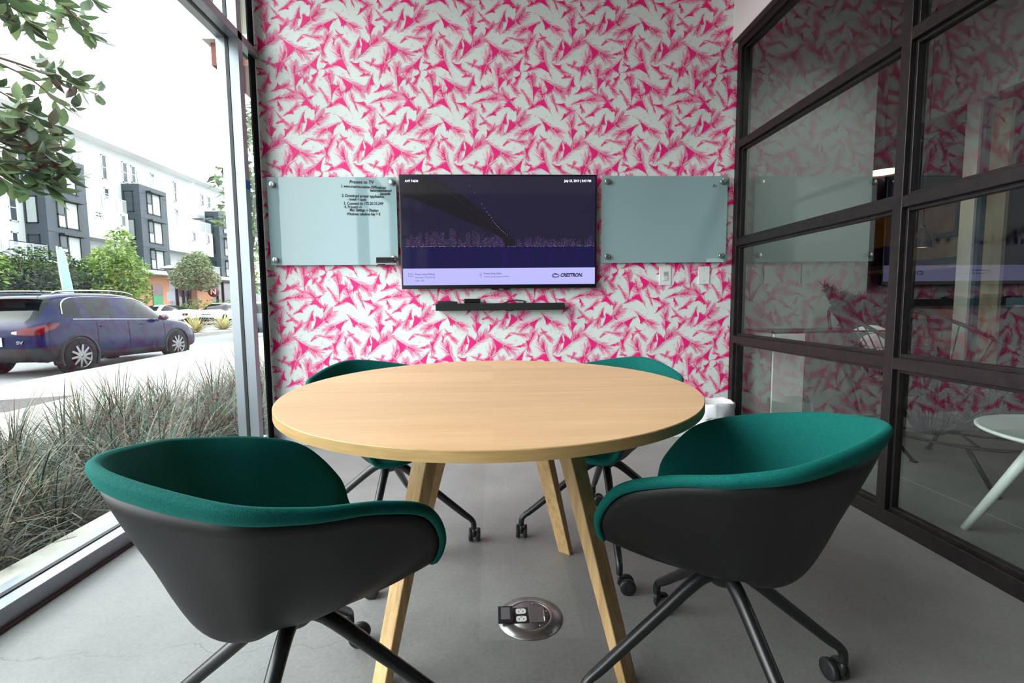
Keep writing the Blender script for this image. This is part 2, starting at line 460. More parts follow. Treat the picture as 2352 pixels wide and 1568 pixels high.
for y0, y1 in ((3.123, 3.43), (.602, 3.071), (-1.30, .55)):
    for z0, z1 in ((.069, 2.632), (2.681, 3.345)):
        q = MB(); q.box(XG-.004, XG+.004, y0, y1, z0, z1); q.build('pane', m_glass, winr)
tape = MB(); tape.box(XW-.001, XW+.0015, 3.069, 3.1235, 1.73, 1.785)
tag(tape.build('masking_tape', mat('blue_tape', (28, 82, 150), .6), origin=(XW, 3.096, 1.757)), 'strip of blue masking tape stuck on the metal window post', 'tape')
q = MB(); q.box(-1.66, -1.60, -5, -1.352, 0, ZC); struct(q.build('wall_left', m_white))
q = MB(); q.box(-1.535, -1.515, -1.30, 3.3, 0, .010); struct(q.build('sill_shadow_strip', mat('painted_sill_shadow', (64, 40, 36), .6)))  # dark red-brown strip painted in for the shadow along the sill foot

# ---- steel and glass partition on the right (and the one behind the camera)
part_r = thing('wall_right', 'blackened steel partition with glass panes', 'partition', (XR, 1.3, 0)); part_r['kind'] = 'structure'
ZR = [(-.0, .066), (.696, .748), (1.383, 1.431), (2.056, 2.106), (2.728, 2.782)]
YP = [(3.280, 3.332), (1.936, 1.984), (.590, .638), (-.756, -.708), (-1.352, -1.304)]
DP = .055
def vbar(y0, y1, par):
    q = MB(); q.box(XR, XR+.03, y0, y1, 0, 2.782); q.box(XR+.022, XR+DP, y0-.012, y1+.012, 0, 2.782)
    q.build('upright', m_steel, par, bevel=.0025)
for y0, y1 in YP: vbar(y0, y1, part_r)
for z0, z1 in ZR:
    q = MB(); q.box(XR+.0004, XR+.0296, -1.35, 3.33, z0, z1); q.box(XR+.0224, XR+DP-.0004, -1.35, 3.33, max(0, z0-.016), z1+.016)
    q.build('rail', m_steel, part_r, bevel=.0025)
for i in range(4):
    for k in range(4):
        q = MB(); q.box(XR+.040, XR+.046, YP[i+1][1]+.001, YP[i][0]-.001, ZR[k][1]-.01, ZR[k+1][0]+.01); q.build('pane', m_glass_in, part_r)
q = MB(); q.box(1.700, 1.86, -1.35, 3.333, 2.788, ZC); q.box(1.7001, 1.859, -1.349, 3.332, 2.7825, 2.788, 1); struct(q.build('trim_2', [mat('bulkhead_paint', (232, 226, 224), .65), mat('grey_reveal', (112, 104, 102), .6)]))

part_b = thing('wall_front', 'blackened steel partition behind the camera', 'partition', (0, YB, 0)); part_b['kind'] = 'structure'
for x in (-1.53, -.46, .61, 1.70):
    q = MB(); q.box(x, x+.05, YB-.05, YB, 0, 2.782); q.build('upright', m_steel, part_b)
for z0, z1 in ZR:
    q = MB(); q.box(-1.53, 1.75, YB-.049, YB-.001, z0, z1); q.build('rail', m_steel, part_b)
q = MB(); q.box(-1.53, 1.75, YB-.03, YB-.024, .05, 2.76); q.build('pane', m_glass_in, part_b)
q = MB(); q.box(-1.60, 1.86, YB-.06, YB, 2.782, ZC); struct(q.build('trim_3', m_white))

# ---- the lounge beyond the partition: shell
q = MB(); q.box(1.802, 2.84, 3.434, 3.54, 0, ZC); struct(q.build('wall_lounge', m_grey_wall))
q = MB(); q.box(8.0, 8.2, -5, 8.2, 0, ZC); q.box(2.8, 8.2, 8.0, 8.2, 0, ZC); q.box(-1.6, 8.2, -5.0, -4.9, 0, ZC); q.box(2.74, 2.84, 3.54, 8.1, 0, ZC)
struct(q.build('wall_far', m_dark_wall))

# ------------------------------------------------------------------ round table
m_wood = woodmat('pale_ash_top', (226, 186, 142), (211, 167, 121), axis=(1.2, 16, 16), scale=2.2, rough=.42, bands=(.9, 10, 1))
m_wood_edge = woodmat('ash_edge', (190, 158, 106), (166, 132, 82), axis=(4, 4, 40), scale=2.0, rough=.45)
m_wood_leg = woodmat('ash_leg', (222, 186, 136), (178, 138, 90), axis=(34, 34, 1.4), scale=1.8, rough=.45)
TX, TY = 0.0, 1.4515
tab = thing('round_table', 'round pale wooden meeting table standing in the middle of the four green chairs', 'table', (TX, TY, 0))
q = MB(); ky = .644/.612
for pr, mi in (([(.0, .712), (.600, .712)], 1), ([(.600, .712), (.612, .7165)], 1), ([(.612, .7165), (.612, .7383)], 1), ([(.612, .7383), (.6103, .740)], 1), ([(.6103, .740), (.0, .740)], 0)):
    q.lathe(pr, (TX, TY, 0), 144, mi, sx=1, sy=ky, cap=False)
q.build('tabletop', [m_wood, m_wood_edge], tab)
q = MB()
for a in (0, pi/2):
    dx, dy = cos(a+pi/4)*.30, sin(a+pi/4)*.30
    q.bar((TX-dx, TY-dy, .694), (TX+dx, TY+dy, .694), .07, .036)
q.build('cross_frame', m_wood_leg, tab)
for (fx, fy), k in (((-.302, 1.162), .225), ((.345, 1.128), .255), ((.285, 1.785), .19), ((-.318, 1.80), .20)):
    u = Vector((fx-TX, fy-TY, 0)).normalized(); s = Vector((-u.y, u.x, 0))
    t = Vector((TX, TY, .705)) + u*k; f = Vector((fx, fy, 0))
    q = MB(); vs_ = []
    for c, wr, wt in ((f, .026, .054), (t, .046, .066)):
        for i, j in ((-1,-1),(1,-1),(1,1),(-1,1)): vs_.append(c + u*wr/2*i + s*wt/2*j)
    q.add(vs_, [(3,2,1,0),(4,5,6,7),(0,1,5,4),(1,2,6,5),(2,3,7,6),(3,0,4,7)])
    q.build('leg', m_wood_leg, tab, bevel=.003)

# ------------------------------------------------------------------ shell chairs
def fabric():
    m, nt, b = newmat('teal_wool'); L = nt.links.new
    tc = N(nt, 'ShaderNodeTexCoord')
    wv = N(nt, 'ShaderNodeTexVoronoi', Scale=620.0); L(tc.outputs['Object'], wv.inputs['Vector'])
    rp = N(nt, 'ShaderNodeValToRGB'); e = rp.color_ramp.elements
    e[0].position = .05; e[0].color = lin((0, 104, 96)); e[1].position = .75; e[1].color = lin((0, 72, 68))
    L(wv.outputs['Distance'], rp.inputs[0]); L(rp.outputs[0], b.inputs['Base Color'])
    bp = N(nt, 'ShaderNodeBump', Strength=.3, Distance=.0015); bp.invert = True; L(wv.outputs['Distance'], bp.inputs['Height']); L(bp.outputs[0], b.inputs['Normal'])
    b.inputs['Roughness'].default_value = .85; b.inputs['Sheen Weight'].default_value = .25; b.inputs['Sheen Roughness'].default_value = .4
    b.inputs['Sheen Tint'].default_value = lin((60, 200, 180)); b.inputs['Specular IOR Level'].default_value = .2
    return m
m_fab = fabric()
m_shell = mat('black_moulded_shell', (20, 19, 19), .5, spec=.32, bump=(400, .05))
m_black = mat('black_powder_coat', (22, 23, 24), .34, spec=.5)
m_tyre = mat('castor_rubber', (30, 30, 32), .5)

RIMC = [(.258, 0, .436), (.268, .120, .436), (.246, .200, .448), (.234, .243, .520), (.165, .285, .612), (.062, .296, .658), (-.071, .289, .688), (-.182, .222, .716), (-.288, 0, .750)]
def rim_loop():
    P = [Vector(p) for p in RIMC]
    ext = [Vector((P[1].x, -P[1].y, P[1].z))] + P + [Vector((P[-2].x, -P[-2].y, P[-2].z))]
    c = catmull(ext, 12)[12:-12]
    c.append(P[-1]) if (c[-1]-P[-1]).length > 1e-5 else None
    half = c
    mir = [Vector((p.x, -p.y, p.z)) for p in half[1:-1]][::-1]
    return half + mir          # closed, front centre -> left arm -> back -> right arm
RIM = rim_loop(); NS = len(RIM); NT = 22
ZB = .350; BC = Vector((-.053, 0, ZB))
def outer(i, t):
    r = RIM[i % NS]
    back = max(0.0, min(1.0, (r.z-.44)/.28)); back = back*back*(3-2*back)*.6+back*.4; side = max(0.0, 1-(r.x/.30)**2)**1.5*back
    pw = 1.84 + .95*back - 1.02*side
    bk = max(0.0, min(1.0, (r.z-.66)/.06)); u = max(0.0, min(1.0, (t-.72)/.28)); u = u*u*(3-2*u)
    k = t*(1-.11*bk*(1-u)*min(1, t*1.6))
    p = BC.lerp(r, k); p.z = ZB + (r.z-ZB)*t**pw
    return p
G = [[outer(i, max(.012, (j/NT)**.85)) for j in range(NT+1)] for i in range(NS)]
def normal(i, j):
    a = G[(i+1) % NS][j]-G[i-1][j]; b = G[i][min(j+1, NT)]-G[i][max(j-1, 0)]
    n = a.cross(b)
    if n.length < 1e-9: return Vector((0, 0, 1))
    n.normalize()
    c = BC + Vector((0, 0, .25)) - G[i][j]
    return n if n.dot(c) > 0 else -n
NR = [[normal(i, j) for j in range(NT+1)] for i in range(NS)]
def grid(q, rows, closed=True, m=0, smooth=True):
    k = len(rows); n = len(rows[0]); fs = []
    for i in range(k if closed else k-1):
        i2 = (i+1) % k
        for j in range(n-1): fs.append((i*n+j, i2*n+j, i2*n+j+1, i*n+j+1))
    q.add([p for r in rows for p in r], fs, m, smooth)

def make_chair():
    root = thing('shell_chair', 'x', 'chair')
    # outside shell: 4 mm thick plastic bucket
    q = MB(); rows = []
    for i in range(NS):
        r = [G[i][j] for j in range(NT)]
        r += [G[i][NT-1]+NR[i][NT-1]*.004] + [G[i][j]+NR[i][j]*.004 for j in range(NT-2, -1, -1)]
        rows.append(r)
    grid(q, rows); q.build('shell', m_shell, root)
    # upholstered pad that folds over the rim
    q = MB(); rows = []
    th = lambda j, i: .016 + .056*(1-j/NT)**1.5
    for i in range(NS):
        lip = []
        d = Vector((G[i][NT].x-BC.x, G[i][NT].y-BC.y, 0)).normalized()
        tng = (G[i][NT]-G[i][NT-2]).normalized()
        n = NR[i][NT]
        # wrap: outside band, round edge, inside face
        bk = max(0.0, min(1.0, (G[i][NT].z-.67)/.06)); bl_ = .018 + .016*bk
        o0 = G[i][NT]-tng*(bl_+.002) - n*.0005; o1 = G[i][NT]-tng*bl_ - n*.0045; o2 = G[i][NT]-tng*.009 - n*.006
        e1 = G[i][NT]-tng*.0015 - n*.0025; e2 = G[i][NT]+tng*.0015 + n*.0045; e3 = G[i][NT]-tng*.0005 + n*.0105; e4 = G[i][NT]-tng*.008 + n*.0150
        lip = [o0, o1, o2, e1, e2, e3, e4]
        ins = [G[i][j]+NR[i][j]*th(j, i) for j in range(NT-2, -1, -1)]
        ins[-1] = BC + Vector((0, 0, .072))
        lip += ins
        rows.append(lip)
    grid(q, rows); q.build('seat_pad', m_fab, root)
    q = MB(); q.lathe([(.0, .318), (.026, .318), (.034, .326), (.040, .350), (.060, .356), (.060, .362), (0, .362)], (0, 0, 0), 24)
    q.build('hub', m_black, root)
    for k in range(4):
        q = MB()
        pts = catmull([(.012, 0, .338), (.06, 0, .330), (.18, 0, .233), (.300, 0, .134), (.331, 0, .110), (.344, 0, .092), (.346, 0, .066)], 5)
        rr = [.0185 - .007*min(1, i/20) for i in range(len(pts))]
        q.tube(pts, rr, 12)
        lg = q.build('leg', m_black, root); lg.rotation_euler = (0, 0, k*pi/2)
        c = MB(); ty = .026*(1, -1, -1, 1)[k]
        for s in (-1, 1):
            c.lathe([(.0, s*.0070), (.024, s*.0070), (.0275, s*.010), (.0275, s*.021), (.025, s*.0235), (.010, s*.0235), (.0, s*.022)], (.346, ty, .0275), 24, axis='x')
        c.lathe([(.007, .030), (.007, .070)], (.346, 0, 0), 12); c.bar((.346, 0, .046), (.346, ty, .034), .013, .016); c.lathe([(.005, -.022), (.005, .022)], (.346, ty, .0275), 8, axis='x')
        c.build('castor', m_tyre, lg)
    return root
proto = make_chair()
chairs = [  # x, y, shell heading, base heading, label, castor swivels
 (-.437, .950, 44.0, 0.0, 'teal shell chair nearest the street window with its back turned to the viewer', -.427, .974),
 (.561, 1.051, 141.0, 5.6, 'teal shell chair beside the steel partition with its dark back in shadow', .552, 1.062),
 (-.431, 1.893, -45.0, -3.0, 'teal shell chair behind the table on the window side, under the written glass board', -.431, 1.893),
 (.458, 1.862, 222.0, -5.0, 'teal shell chair behind the table on the partition side, near the waste bin', .458, 1.862)]
for i, (x, y, ps, ph, lb, bx_, by_) in enumerate(chairs):
    c = proto if i == 0 else copy_tree(proto)
    c.location = (x, y, 0); c.rotation_euler = (0, 0, R(ps)); c['label'] = lb; c['group'] = 'teal shell chairs around the table'
    k = 0
    for ch in c.children:
        v = Matrix.Rotation(-R(ps), 3, 'Z') @ Vector((bx_-x, by_-y, 0))
        if ch.name.startswith('leg'): ch.rotation_euler = (0, 0, R(ph-ps) + k*pi/2); ch.location = v; k += 1
        if ch.name.startswith('hub'): ch.location = v

# ------------------------------------------------------------------ floor box
FX, FY = .108, 1.405
m_nickel = mat('brushed_nickel', (168, 166, 168), .28, metal=.9, bump=(200, .03))
m_nickel_d = mat('dull_cover_plate', (128, 124, 124), .42, metal=.7)
fb = thing('floor_box', 'round metal floor socket box with one flap open on the concrete', 'floor outlet', (FX, FY, 0))
q = MB(); q.lathe([(.103, .0), (.103, .002), (.070, .0085), (.066, .0085), (.066, .006), (0, .006)], (FX, FY, 0), 64); q.build('ring', m_nickel, fb)
q = MB(); q.lathe([(.0645, .0061), (.0645, .0088), (0, .0088)], (FX, FY, 0), 48); q.build('plate', m_nickel_d, fb)
q = MB(); q.box(FX-.050, FX-.004, FY-.038, FY+.036, .0088, .0096); q.build('socket_well', m_gasket, fb)
for s in (-1, 1):
    q = MB(); pts = []
    cxx, cyy = FX-.027, FY-.001+s*.018
    for t in range(24):
        a = 2*pi*t/24; pts.append((cxx+max(-.0165, min(.0165, .0185*cos(a))), cyy+max(-.0125, min(.0125, .0155*sin(a)))))
    q.prism(pts, lambda u, v, d: (u, v, d), .0096, .0112)
    so_ = q.build('socket', mat('ivory_socket', (232, 232, 226), .4), fb)
    q = MB()
    for sx_ in (-.007, .007): q.box(cxx+sx_-.0011, cxx+sx_+.0011, cyy-.006, cyy+.001, .0112, .0115)
    q.box(cxx-.002, cxx+.002, cyy+.006, cyy+.0085, .0112, .0115)
    q.build('slot', m_gasket, so_)
q = MB(); q.box(FX+.000, FX+.044, FY-.037, FY+.037, .0088, .0110); fl = q.build('closed_flap', m_nickel_d, fb, bevel=.001)
q = MB(); q.tube([(FX+.046, FY-.036, .0115), (FX+.046, FY+.036, .0115)], .0022, 8); q.build('hinge', mat('bright_hinge', (200, 190, 186), .25, metal=1), fl)
q = MB(); q.box(FX-.100, FX-.053, FY-.039, FY+.038, .0105, .0160); of = q.build('open_flap', m_gasket, fb, bevel=.001)
q = MB(); q.box(FX-.091, FX-.062, FY-.027, FY+.030, .0160, .0168); q.build('gasket_pad', mat('grey_foam', (96, 96, 100), .8), of)
for a in (75, -60, 15):
    q = MB(); q.lathe([(.0, .0088), (.0035, .0088), (.0035, .0098), (0, .0104)], (FX+.058*cos(R(a)), FY+.058*sin(R(a)), 0), 12); q.build('screw', m_nickel, fb)

# ------------------------------------------------------------------ wall screen
m_bez = mat('black_bezel', (14, 14, 16), .3)
tvx0, tvx1, tvz0, tvz1, tvy = -.617, .738, 1.099, 1.872, 3.273
tv = thing('wall_screen', 'large flat television on the pink wall showing a night bridge picture', 'television', ((tvx0+tvx1)/2, D, tvz0))
q = MB(); q.box(tvx0, tvx1, tvy, tvy+.018, tvz0, tvz1); q.build('bezel', m_bez, tv, bevel=.003)
q = MB(); q.box(tvx0+.08, tvx1-.08, tvy+.018, D-.012, tvz0+.08, tvz1-.1); q.build('back_cover', m_bez, tv, bevel=.01)
q = MB(); q.box(-.05, .17, D-.013, D-.001, 1.35, 1.60); q.build('wall_bracket', m_steel, tv)
sx0, sx1, sz0, sz1 = tvx0+.011, tvx1-.011, tvz0+.026, tvz1-.011
def U(cx, cy):                       # picture coordinates (0..1960, 0..1115) -> point on the screen
    return sx0+(cx/1960)*(sx1-sx0), sz1-(cy/1115)*(sz1-sz0)
def flat(q, pts, lay, m):
    y = tvy-.0006-.00012*lay; q.add([(U(a, b)[0], y, U(a, b)[1]) for a, b in pts], [list(range(len(pts)))[::-1]], m)
S = .55
m_sky = emit('screen_sky', (46, 42, 66), S, True); m_water = emit('screen_water', (36, 32, 82), S, True); m_bridge = emit('screen_bridge', (40, 38, 42), S, True)
m_lights = emit('screen_lights', (190, 170, 200), .9, True); m_ban = emit('screen_banner', (172, 172, 240), .95, True)
m_tow = emit('screen_skyline', (66, 54, 88), S, True); m_purp = emit('screen_reflection', (46, 30, 92), S, True); m_bri = emit('screen_beam', (196, 190, 225), .7, True)
q = MB()
flat(q, [(0,0),(1960,0),(1960,720),(0,720)], 0, 0); flat(q, [(0,720),(1960,720),(1960,942),(0,942)], 0, 1)
flat(q, [(0,942),(1960,942),(1960,1115),(0,1115)], 1, 4)
flat(q, [(0,60),(230,0),(430,60),(700,260),(960,470),(1130,650),(1135,722),(1045,722),(1010,640),(890,560),(620,450),(320,310),(0,190)], 3, 2)
random.seed(5)
sk = [(60,560),(280,520),(290,600),(470,600),(480,560),(690,545),(700,590),(1010,600)]
for i in range(60):                                       # towers
    x = random.uniform(30, 1010); h = random.uniform(40, 190)*(1-.4*abs(x-480)/500); wdt = random.uniform(16, 46); flat(q, [(x,720-h),(x+wdt,720-h),(x+wdt,720),(x,720)], 1, 5)
for i in range(46):
    x = random.uniform(1150, 1940); h = random.uniform(15, 110); wdt = random.uniform(10, 30); flat(q, [(x,720-h),(x+wdt,720-h),(x+wdt,720),(x,720)], 1, 5)
for i in range(620):
    if random.random() < .66: x = random.uniform(40, 1040); zz = 718-abs(random.gauss(0, 85))
    else: x = random.uniform(1140, 1950); zz = 722-abs(random.gauss(0, 40))
    s = random.uniform(1.4, 3.0); flat(q, [(x,zz),(x+s,zz),(x+s,zz+s),(x,zz+s)], 2, 3)
for i in range(90):
    x = random.uniform(20, 1950); s = random.uniform(2, 9); flat(q, [(x,716),(x+s,716),(x+s,719.5),(x,719.5)], 4, 3)
for x in (1005, 1040, 1255, 1500, 1760):
    flat(q, [(x,726),(x+34,726),(x+22,935),(x+8,935)], 2, 6)
for x, zz in ((690,96),(735,170),(808,280),(834,326),(858,364),(880,396),(900,424),(915,450),(930,470),(945,486),(958,502),(972,518),(988,536),(1004,552),(1022,566),(1040,582),(1060,598)):
    flat(q, [(x-4,zz),(x,zz-4),(x+4,zz),(x,zz+4)], 4, 7)
flat(q, [(330,60),(334,58),(1096,640),(1092,640)], 4, 5); flat(q, [(440,0),(443,0),(1010,560),(1008,560)], 4, 5)
q.build('screen', [m_sky, m_water, m_bridge, m_lights, m_ban, m_tow, m_purp, m_bri], tv, fix=False)
m_tw = emit('screen_text_white', (225, 225, 245), .9); m_tn = mat('screen_text_navy', (40, 40, 92), .5); m_tk = mat('screen_text_black', (8, 8, 16), .5)
def scr(s, cx, cy, size, m, **kw):
    x, z = U(cx, cy); return text('screen_text', s, size, (x, tvy-.0016, z), m, tv, **kw)
scr('AVF 74634', 44, 62, .0215, m_tw, fat=.0004, sx=.93); scr('July 23, 2019 | 5:43 PM', 1917, 58, .0215, m_tw, fat=.0005, align='RIGHT', sx=.93)
scr('Present Using Wireless', 120, 1010, .0168, m_tn, sx=.86, fat=.0002); scr('Visit: http://172.20.33.169', 120, 1042, .0155, m_tn, sx=.86); scr('Code: 1234', 120, 1076, .0155, m_tn, sx=.86)
scr('Present Using Cables', 815, 1006, .0168, m_tn, sx=.86, fat=.0002); scr('Connect using cables provided.', 815, 1038, .0155, m_tn, sx=.9)
scr('CRESTRON.', 1600, 1038, .0345, m_tk, shear=.25, fat=.0014, sx=.86)
def ico(pts, wid, closed=True):
    q = MB(); n = len(pts)
    for i in range(n if closed else n-1):
        a = Vector(U(*pts[i])); b = Vector(U(*pts[(i+1) % n])); d = (b-a).normalized(); k = Vector((-d.y, d.x))*wid; y = tvy-.0014
        q.quad(*[(p.x, y, p.y) for p in (a-k, a+k, b+k, b-k)])
    return q
def merge(a, b):
    a.add(b.v, b.f, 0); return a
q = ico([(55,995),(100,995),(100,1027),(82,1027),(77,1036),(72,1027),(55,1027)], .0009)
for p in (((66,1005),(90,1005)),((66,1012),(90,1012))): merge(q, ico(p, .0006, False))
q.build('screen_icon', m_tn, tv, fix=False)
q = ico([(765,1015),(783,1015)], .0008, False)
for zz in (998, 1015, 1032): merge(q, ico([(788+6*cos(t), zz+6*sin(t)) for t in [i*pi/4 for i in range(8)]], .0007))
merge(q, ico([(788,1004),(788,1009)], .0007, False)); merge(q, ico([(788,1021),(788,1026)], .0007, False)); q.build('screen_icon', m_tn, tv, fix=False)
q = MB()
for k in range(3):                                        # the swirl emblem beside the name
    c = []
    for i in range(25):
        t = 2*pi*i/24*.8 + k*2*pi/3; c.append((1552+(36-3*k)*cos(t)+4*k, 1025+(22-5*k)*sin(t)))
    merge(q, ico(c, .0016, False))
q.build('emblem', m_tk, tv, fix=False)
q = MB(); q.prism([(-.012,1.0985),(.142,1.0985),(.118,1.089),(.012,1.089)], lambda u, v, d: (u, d, v), tvy+.001, tvy+.016); lg = q.build('logo_tab', m_bez, tv)
q = MB(); q.box(.052, .084, tvy-.0006, tvy+.0012, 1.0915, 1.0955); q.build('silver_mark', mat('silver_print', (190, 192, 198), .3, metal=.6), lg)

# ------------------------------------------------------------------ sound bar and the boxes on it
m_cloth = mat('speaker_cloth', (22, 23, 25), .85, bump=(900, .3))
sb = thing('sound_bar', 'long black speaker bar mounted under the television', 'speaker', (.063, D, .946))
q = MB(); q.box(-.386, .512, 3.25, 3.322, .947, .996); q.build('cabinet', m_cloth, sb, bevel=.004)
for x0 in (-.25, .27):
    q = MB(); q.box(x0, x0+.10, 3.318, D-.0015, .955, .985); q.build('bracket', m_black, sb)
q = MB(); q.lathe([(.0, .9405), (.028, .9415), (.034, .947), (0, .947)], (.125, 3.27, 0), 24, sx=1, sy=.6); q.build('sensor', m_black, sb)
q = MB(); q.prism([(-.374,.996),(-.238,.996),(-.240,1.010),(-.300,1.0165),(-.370,1.0135)], lambda u, v, d: (u, d, v), 3.262, 3.315)
tag(q.build('remote_control', mat('matt_black_plastic', (26, 26, 28), .5), bevel=.002, origin=(-.306, 3.288, .996)), 'flat black remote lying on the window end of the speaker bar', 'remote')
mb = thing('media_box', 'small black rounded box standing on the speaker bar between two flat ones', 'box', (-.134, 3.288, .996))
q = MB(); q.box(-.192, -.077, 3.265, 3.312, .9985, 1.029); q.build('case', mat('gloss_black_plastic', (20, 20, 22), .25), mb, bevel=.006, seg=3)
q = MB(); q.box(-.190, -.079, 3.267, 3.310, .996, .999); q.build('foot', m_black, mb)
q = MB(); P = catmull([(.084, 3.285, .999), (.12, 3.285, 1.012), (.168, 3.285, 1.020), (.215, 3.285, 1.016), (.243, 3.285, 1.008)], 5)
for i in range(len(P)-1):
    a, b = P[i], P[i+1]
    vs_ = [(a.x, 3.266, a.z-.008), (a.x, 3.308, a.z-.008), (a.x, 3.308, a.z), (a.x, 3.266, a.z), (b.x, 3.266, b.z-.008), (b.x, 3.308, b.z-.008), (b.x, 3.308, b.z), (b.x, 3.266, b.z)]
    q.add(vs_, [(0,1,5,4),(1,2,6,5),(2,3,7,6),(3,0,4,7)] + ([(0,3,2,1)] if i == 0 else []) + ([(4,5,6,7)] if i == len(P)-2 else []))
q.box(.225, .238, 3.27, 3.305, .996, 1.003); q.box(.090, .098, 3.27, 3.305, .996, .999)
tag(q.build('handset', mat('handset_plastic', (30, 30, 33), .4), origin=(.165, 3.287, .996)), 'arched black handset lying on the speaker bar near its partition end', 'handset')

# ------------------------------------------------------------------ glass writing boards
def boardmat():
    m, nt, b = newmat('back_painted_glass'); b.inputs['Base Color'].default_value = lin((152, 178, 182)); b.inputs['Roughness'].default_value = .04
    b.inputs['Specular IOR Level'].default_value = .55
    return m
m_board = boardmat(); m_board_edge = mat('green_glass_edge', (120, 160, 156), .15)
m_cap = mat('satin_steel_cap', (176, 174, 172), .3, metal=.9)
m_ink = mat('black_marker', (12, 16, 18), .6)
def board(name, label, x0, x1, z0, z1, knobs):
    t = thing(name, label, 'whiteboard', ((x0+x1)/2, D, z0))
    q = MB(); q.box(x0, x1, 3.302, 3.308, z0, z1); q.build('glass_sheet', m_board, t, bevel=.0012)
    for kx, kz in knobs:
        q = MB(); q.lathe([(0, 3.284), (.017, 3.284), (.0195, 3.286), (.0195, 3.301), (.012, 3.302), (.012, D-.003)], (kx, 0, kz), 24, axis='y')
        # lathe along y places radius in x/z
        q.build('standoff', m_cap, t)
    return t
bl = board('glass_board', 'pale glass writing board covered in black handwriting between window and television', -1.507, -.640, 1.268, 1.860, [(-1.467, 1.809), (-.668, 1.825), (-1.470, 1.305), (-.668, 1.311)])
br_ = board('glass_board', 'empty pale glass writing board between the television and the steel partition', .780, 1.676, 1.272, 1.872, [(.818, 1.832), (1.636, 1.833), (.818, 1.317), (1.638, 1.318)])
def B1(cx, cy): # writing crop (2352 x 1470) -> wall point
    return -1.074+cx/2352*.465, 1.8765-cy/1470*.290
def hand(s, cx, cy, size, sx=1.0, rot=0.0, shear=.12):
    x, z = B1(cx, cy); return text('handwriting', s, size, (x, 3.3012, z), m_ink, bl, rot=(pi/2, R(rot), 0), shear=shear, sx=sx, fat=.0007, space=1.02)
hand('Present to TV', 600, 290, .030, .92, 1)
hand('1. www.crestron.com/en-US/Products/', 300, 425, .0262, .72, 2.2); hand('featuredsolutions/', 1290, 572, .0262, .74, 1)
hand('Airmedia', 1630, 690, .0215, .86, -2)
hand('2. Download proper application', 320, 745, .0270, .80, 1.6); hand('- install + open', 510, 865, .0250, .80, 1.5)
hand('3. Connect to 172.20.33.249', 370, 1015, .0275, .82, .4); hand('4. Present ->', 390, 1130, .0262, .84, .6)
hand('Mac: Settings -> Displays', 570, 1235, .0262, .72, 1.0); hand('Windows: windows key + K', 470, 1370, .0262, .74, .6)
q = MB(); q.bar((-.779, 3.290, 1.2755), (-.651, 3.290, 1.2775), .020, .004); q.box(-.777, -.652, 3.2985, 3.302, 1.268, 1.282); q.build('marker_tray', mat('clear_tray', (214, 218, 220), .15), bl)
er = thing('board_eraser', 'black felt eraser resting on the tray of the written glass board', 'eraser', (-.724, 3.288, 1.2795))
q = MB(); q.box(-.788, -.664, 3.279, 3.298, 1.290, 1.318); q.build('block', mat('eraser_felt', (30, 30, 32), .9), er, bevel=.003)
q = MB(); q.box(-.790, -.662, 3.277, 3.300, 1.2797, 1.290); q.build('handle', m_black, er, bevel=.002)
q = MB(); q.box(-.780, -.737, 3.2800, 3.300, 1.262, 1.2733); q.build('tray_clip', m_black, bl)
text('handwriting', 'Rs', .030, (1.565, 3.3012, 1.795), m_ink, br_, rot=(pi/2, 0, 0), shear=.3, fat=-.0003, sx=1.0)
q = MB(); q.box(1.54, 1.66, 3.2985, 3.302, 1.2725, 1.300); q.build('clear_clip', mat('clear_plastic', (186, 206, 208), .1), br_)

# ------------------------------------------------------------------ wall plates
m_plate = mat('white_switch_plastic', (238, 238, 236), .35)
sp_ = thing('dimmer_switch', 'white wall dimmer with a grey slider under the empty glass board', 'light switch', (1.249, D, 1.112))
q = MB(); q.box(1.206, 1.292, D-.006, D-.0005, 1.113, 1.246); q.build('plate', m_plate, sp_, bevel=.003)
q = MB(); q.box(1.232, 1.268, D-.009, D-.005, 1.146, 1.213); rk = q.build('rocker', mat('grey_rocker', (205, 208, 210), .3), sp_, bevel=.001)
q = MB(); q.box(1.238, 1.262, D-.0105, D-.0085, 1.184, 1.207); q.build('display', mat('dimmer_display', (168, 174, 180), .2), rk)
q = MB()
for i in range(2):
    for j in range(2): q.box(1.238+.014*i, 1.248+.014*i, D-.0104, D-.0085, 1.151+.013*j, 1.160+.013*j)
q.build('button', m_plate, rk)
bp_ = thing('blank_plate', 'plain white cover plate on the pink wall beside the partition', 'cover plate', (1.533, D, 1.119))
q = MB(); q.box(1.491, 1.575, D-.006, D-.0005, 1.119, 1.246); q.build('plate', m_plate, bp_, bevel=.003)
for zz in (1.140, 1.225):
    q = MB(); q.lathe([(0, D-.0072), (.003, D-.0072), (.003, D-.0055)], (1.533, 0, zz), 10, axis='y'); q.build('screw', m_nickel, bp_)

# ------------------------------------------------------------------ waste bin with its liner
wb = thing('waste_bin', 'small bin with a crumpled white liner in the corner by the partition', 'waste bin', (1.505, 3.08, 0))
q = MB(); q.lathe([(0, .0), (.096, .0), (.100, .006), (.118, .302), (.114, .302), (.096, .010), (0, .010)], (1.505, 3.08, 0), 32); q.build('bin', mat('white_bin', (222, 222, 222), .5), wb)
random.seed(11)
q = MB(); rows = []
for i in range(48):
    a = 2*pi*i/48; w1 = random.uniform(-.004, .004); r = []
    for rr, zz, k in ((.106, .22, .2), (.116, .290, .5), (.124, .318, 1.0), (.131, .317, 1.2), (.134, .300, 1.4), (.134, .266, 1.3), (.131, .240, 1.3), (.126, .220, 1.8)):
        ru = rr + (w1 + .004*sin(7*a+zz*30))*k; r.append((1.505+ru*cos(a), 3.08+ru*sin(a), zz+random.uniform(-.004, .004)*k + .006*sin(3*a)*k))
    rows.append(r)
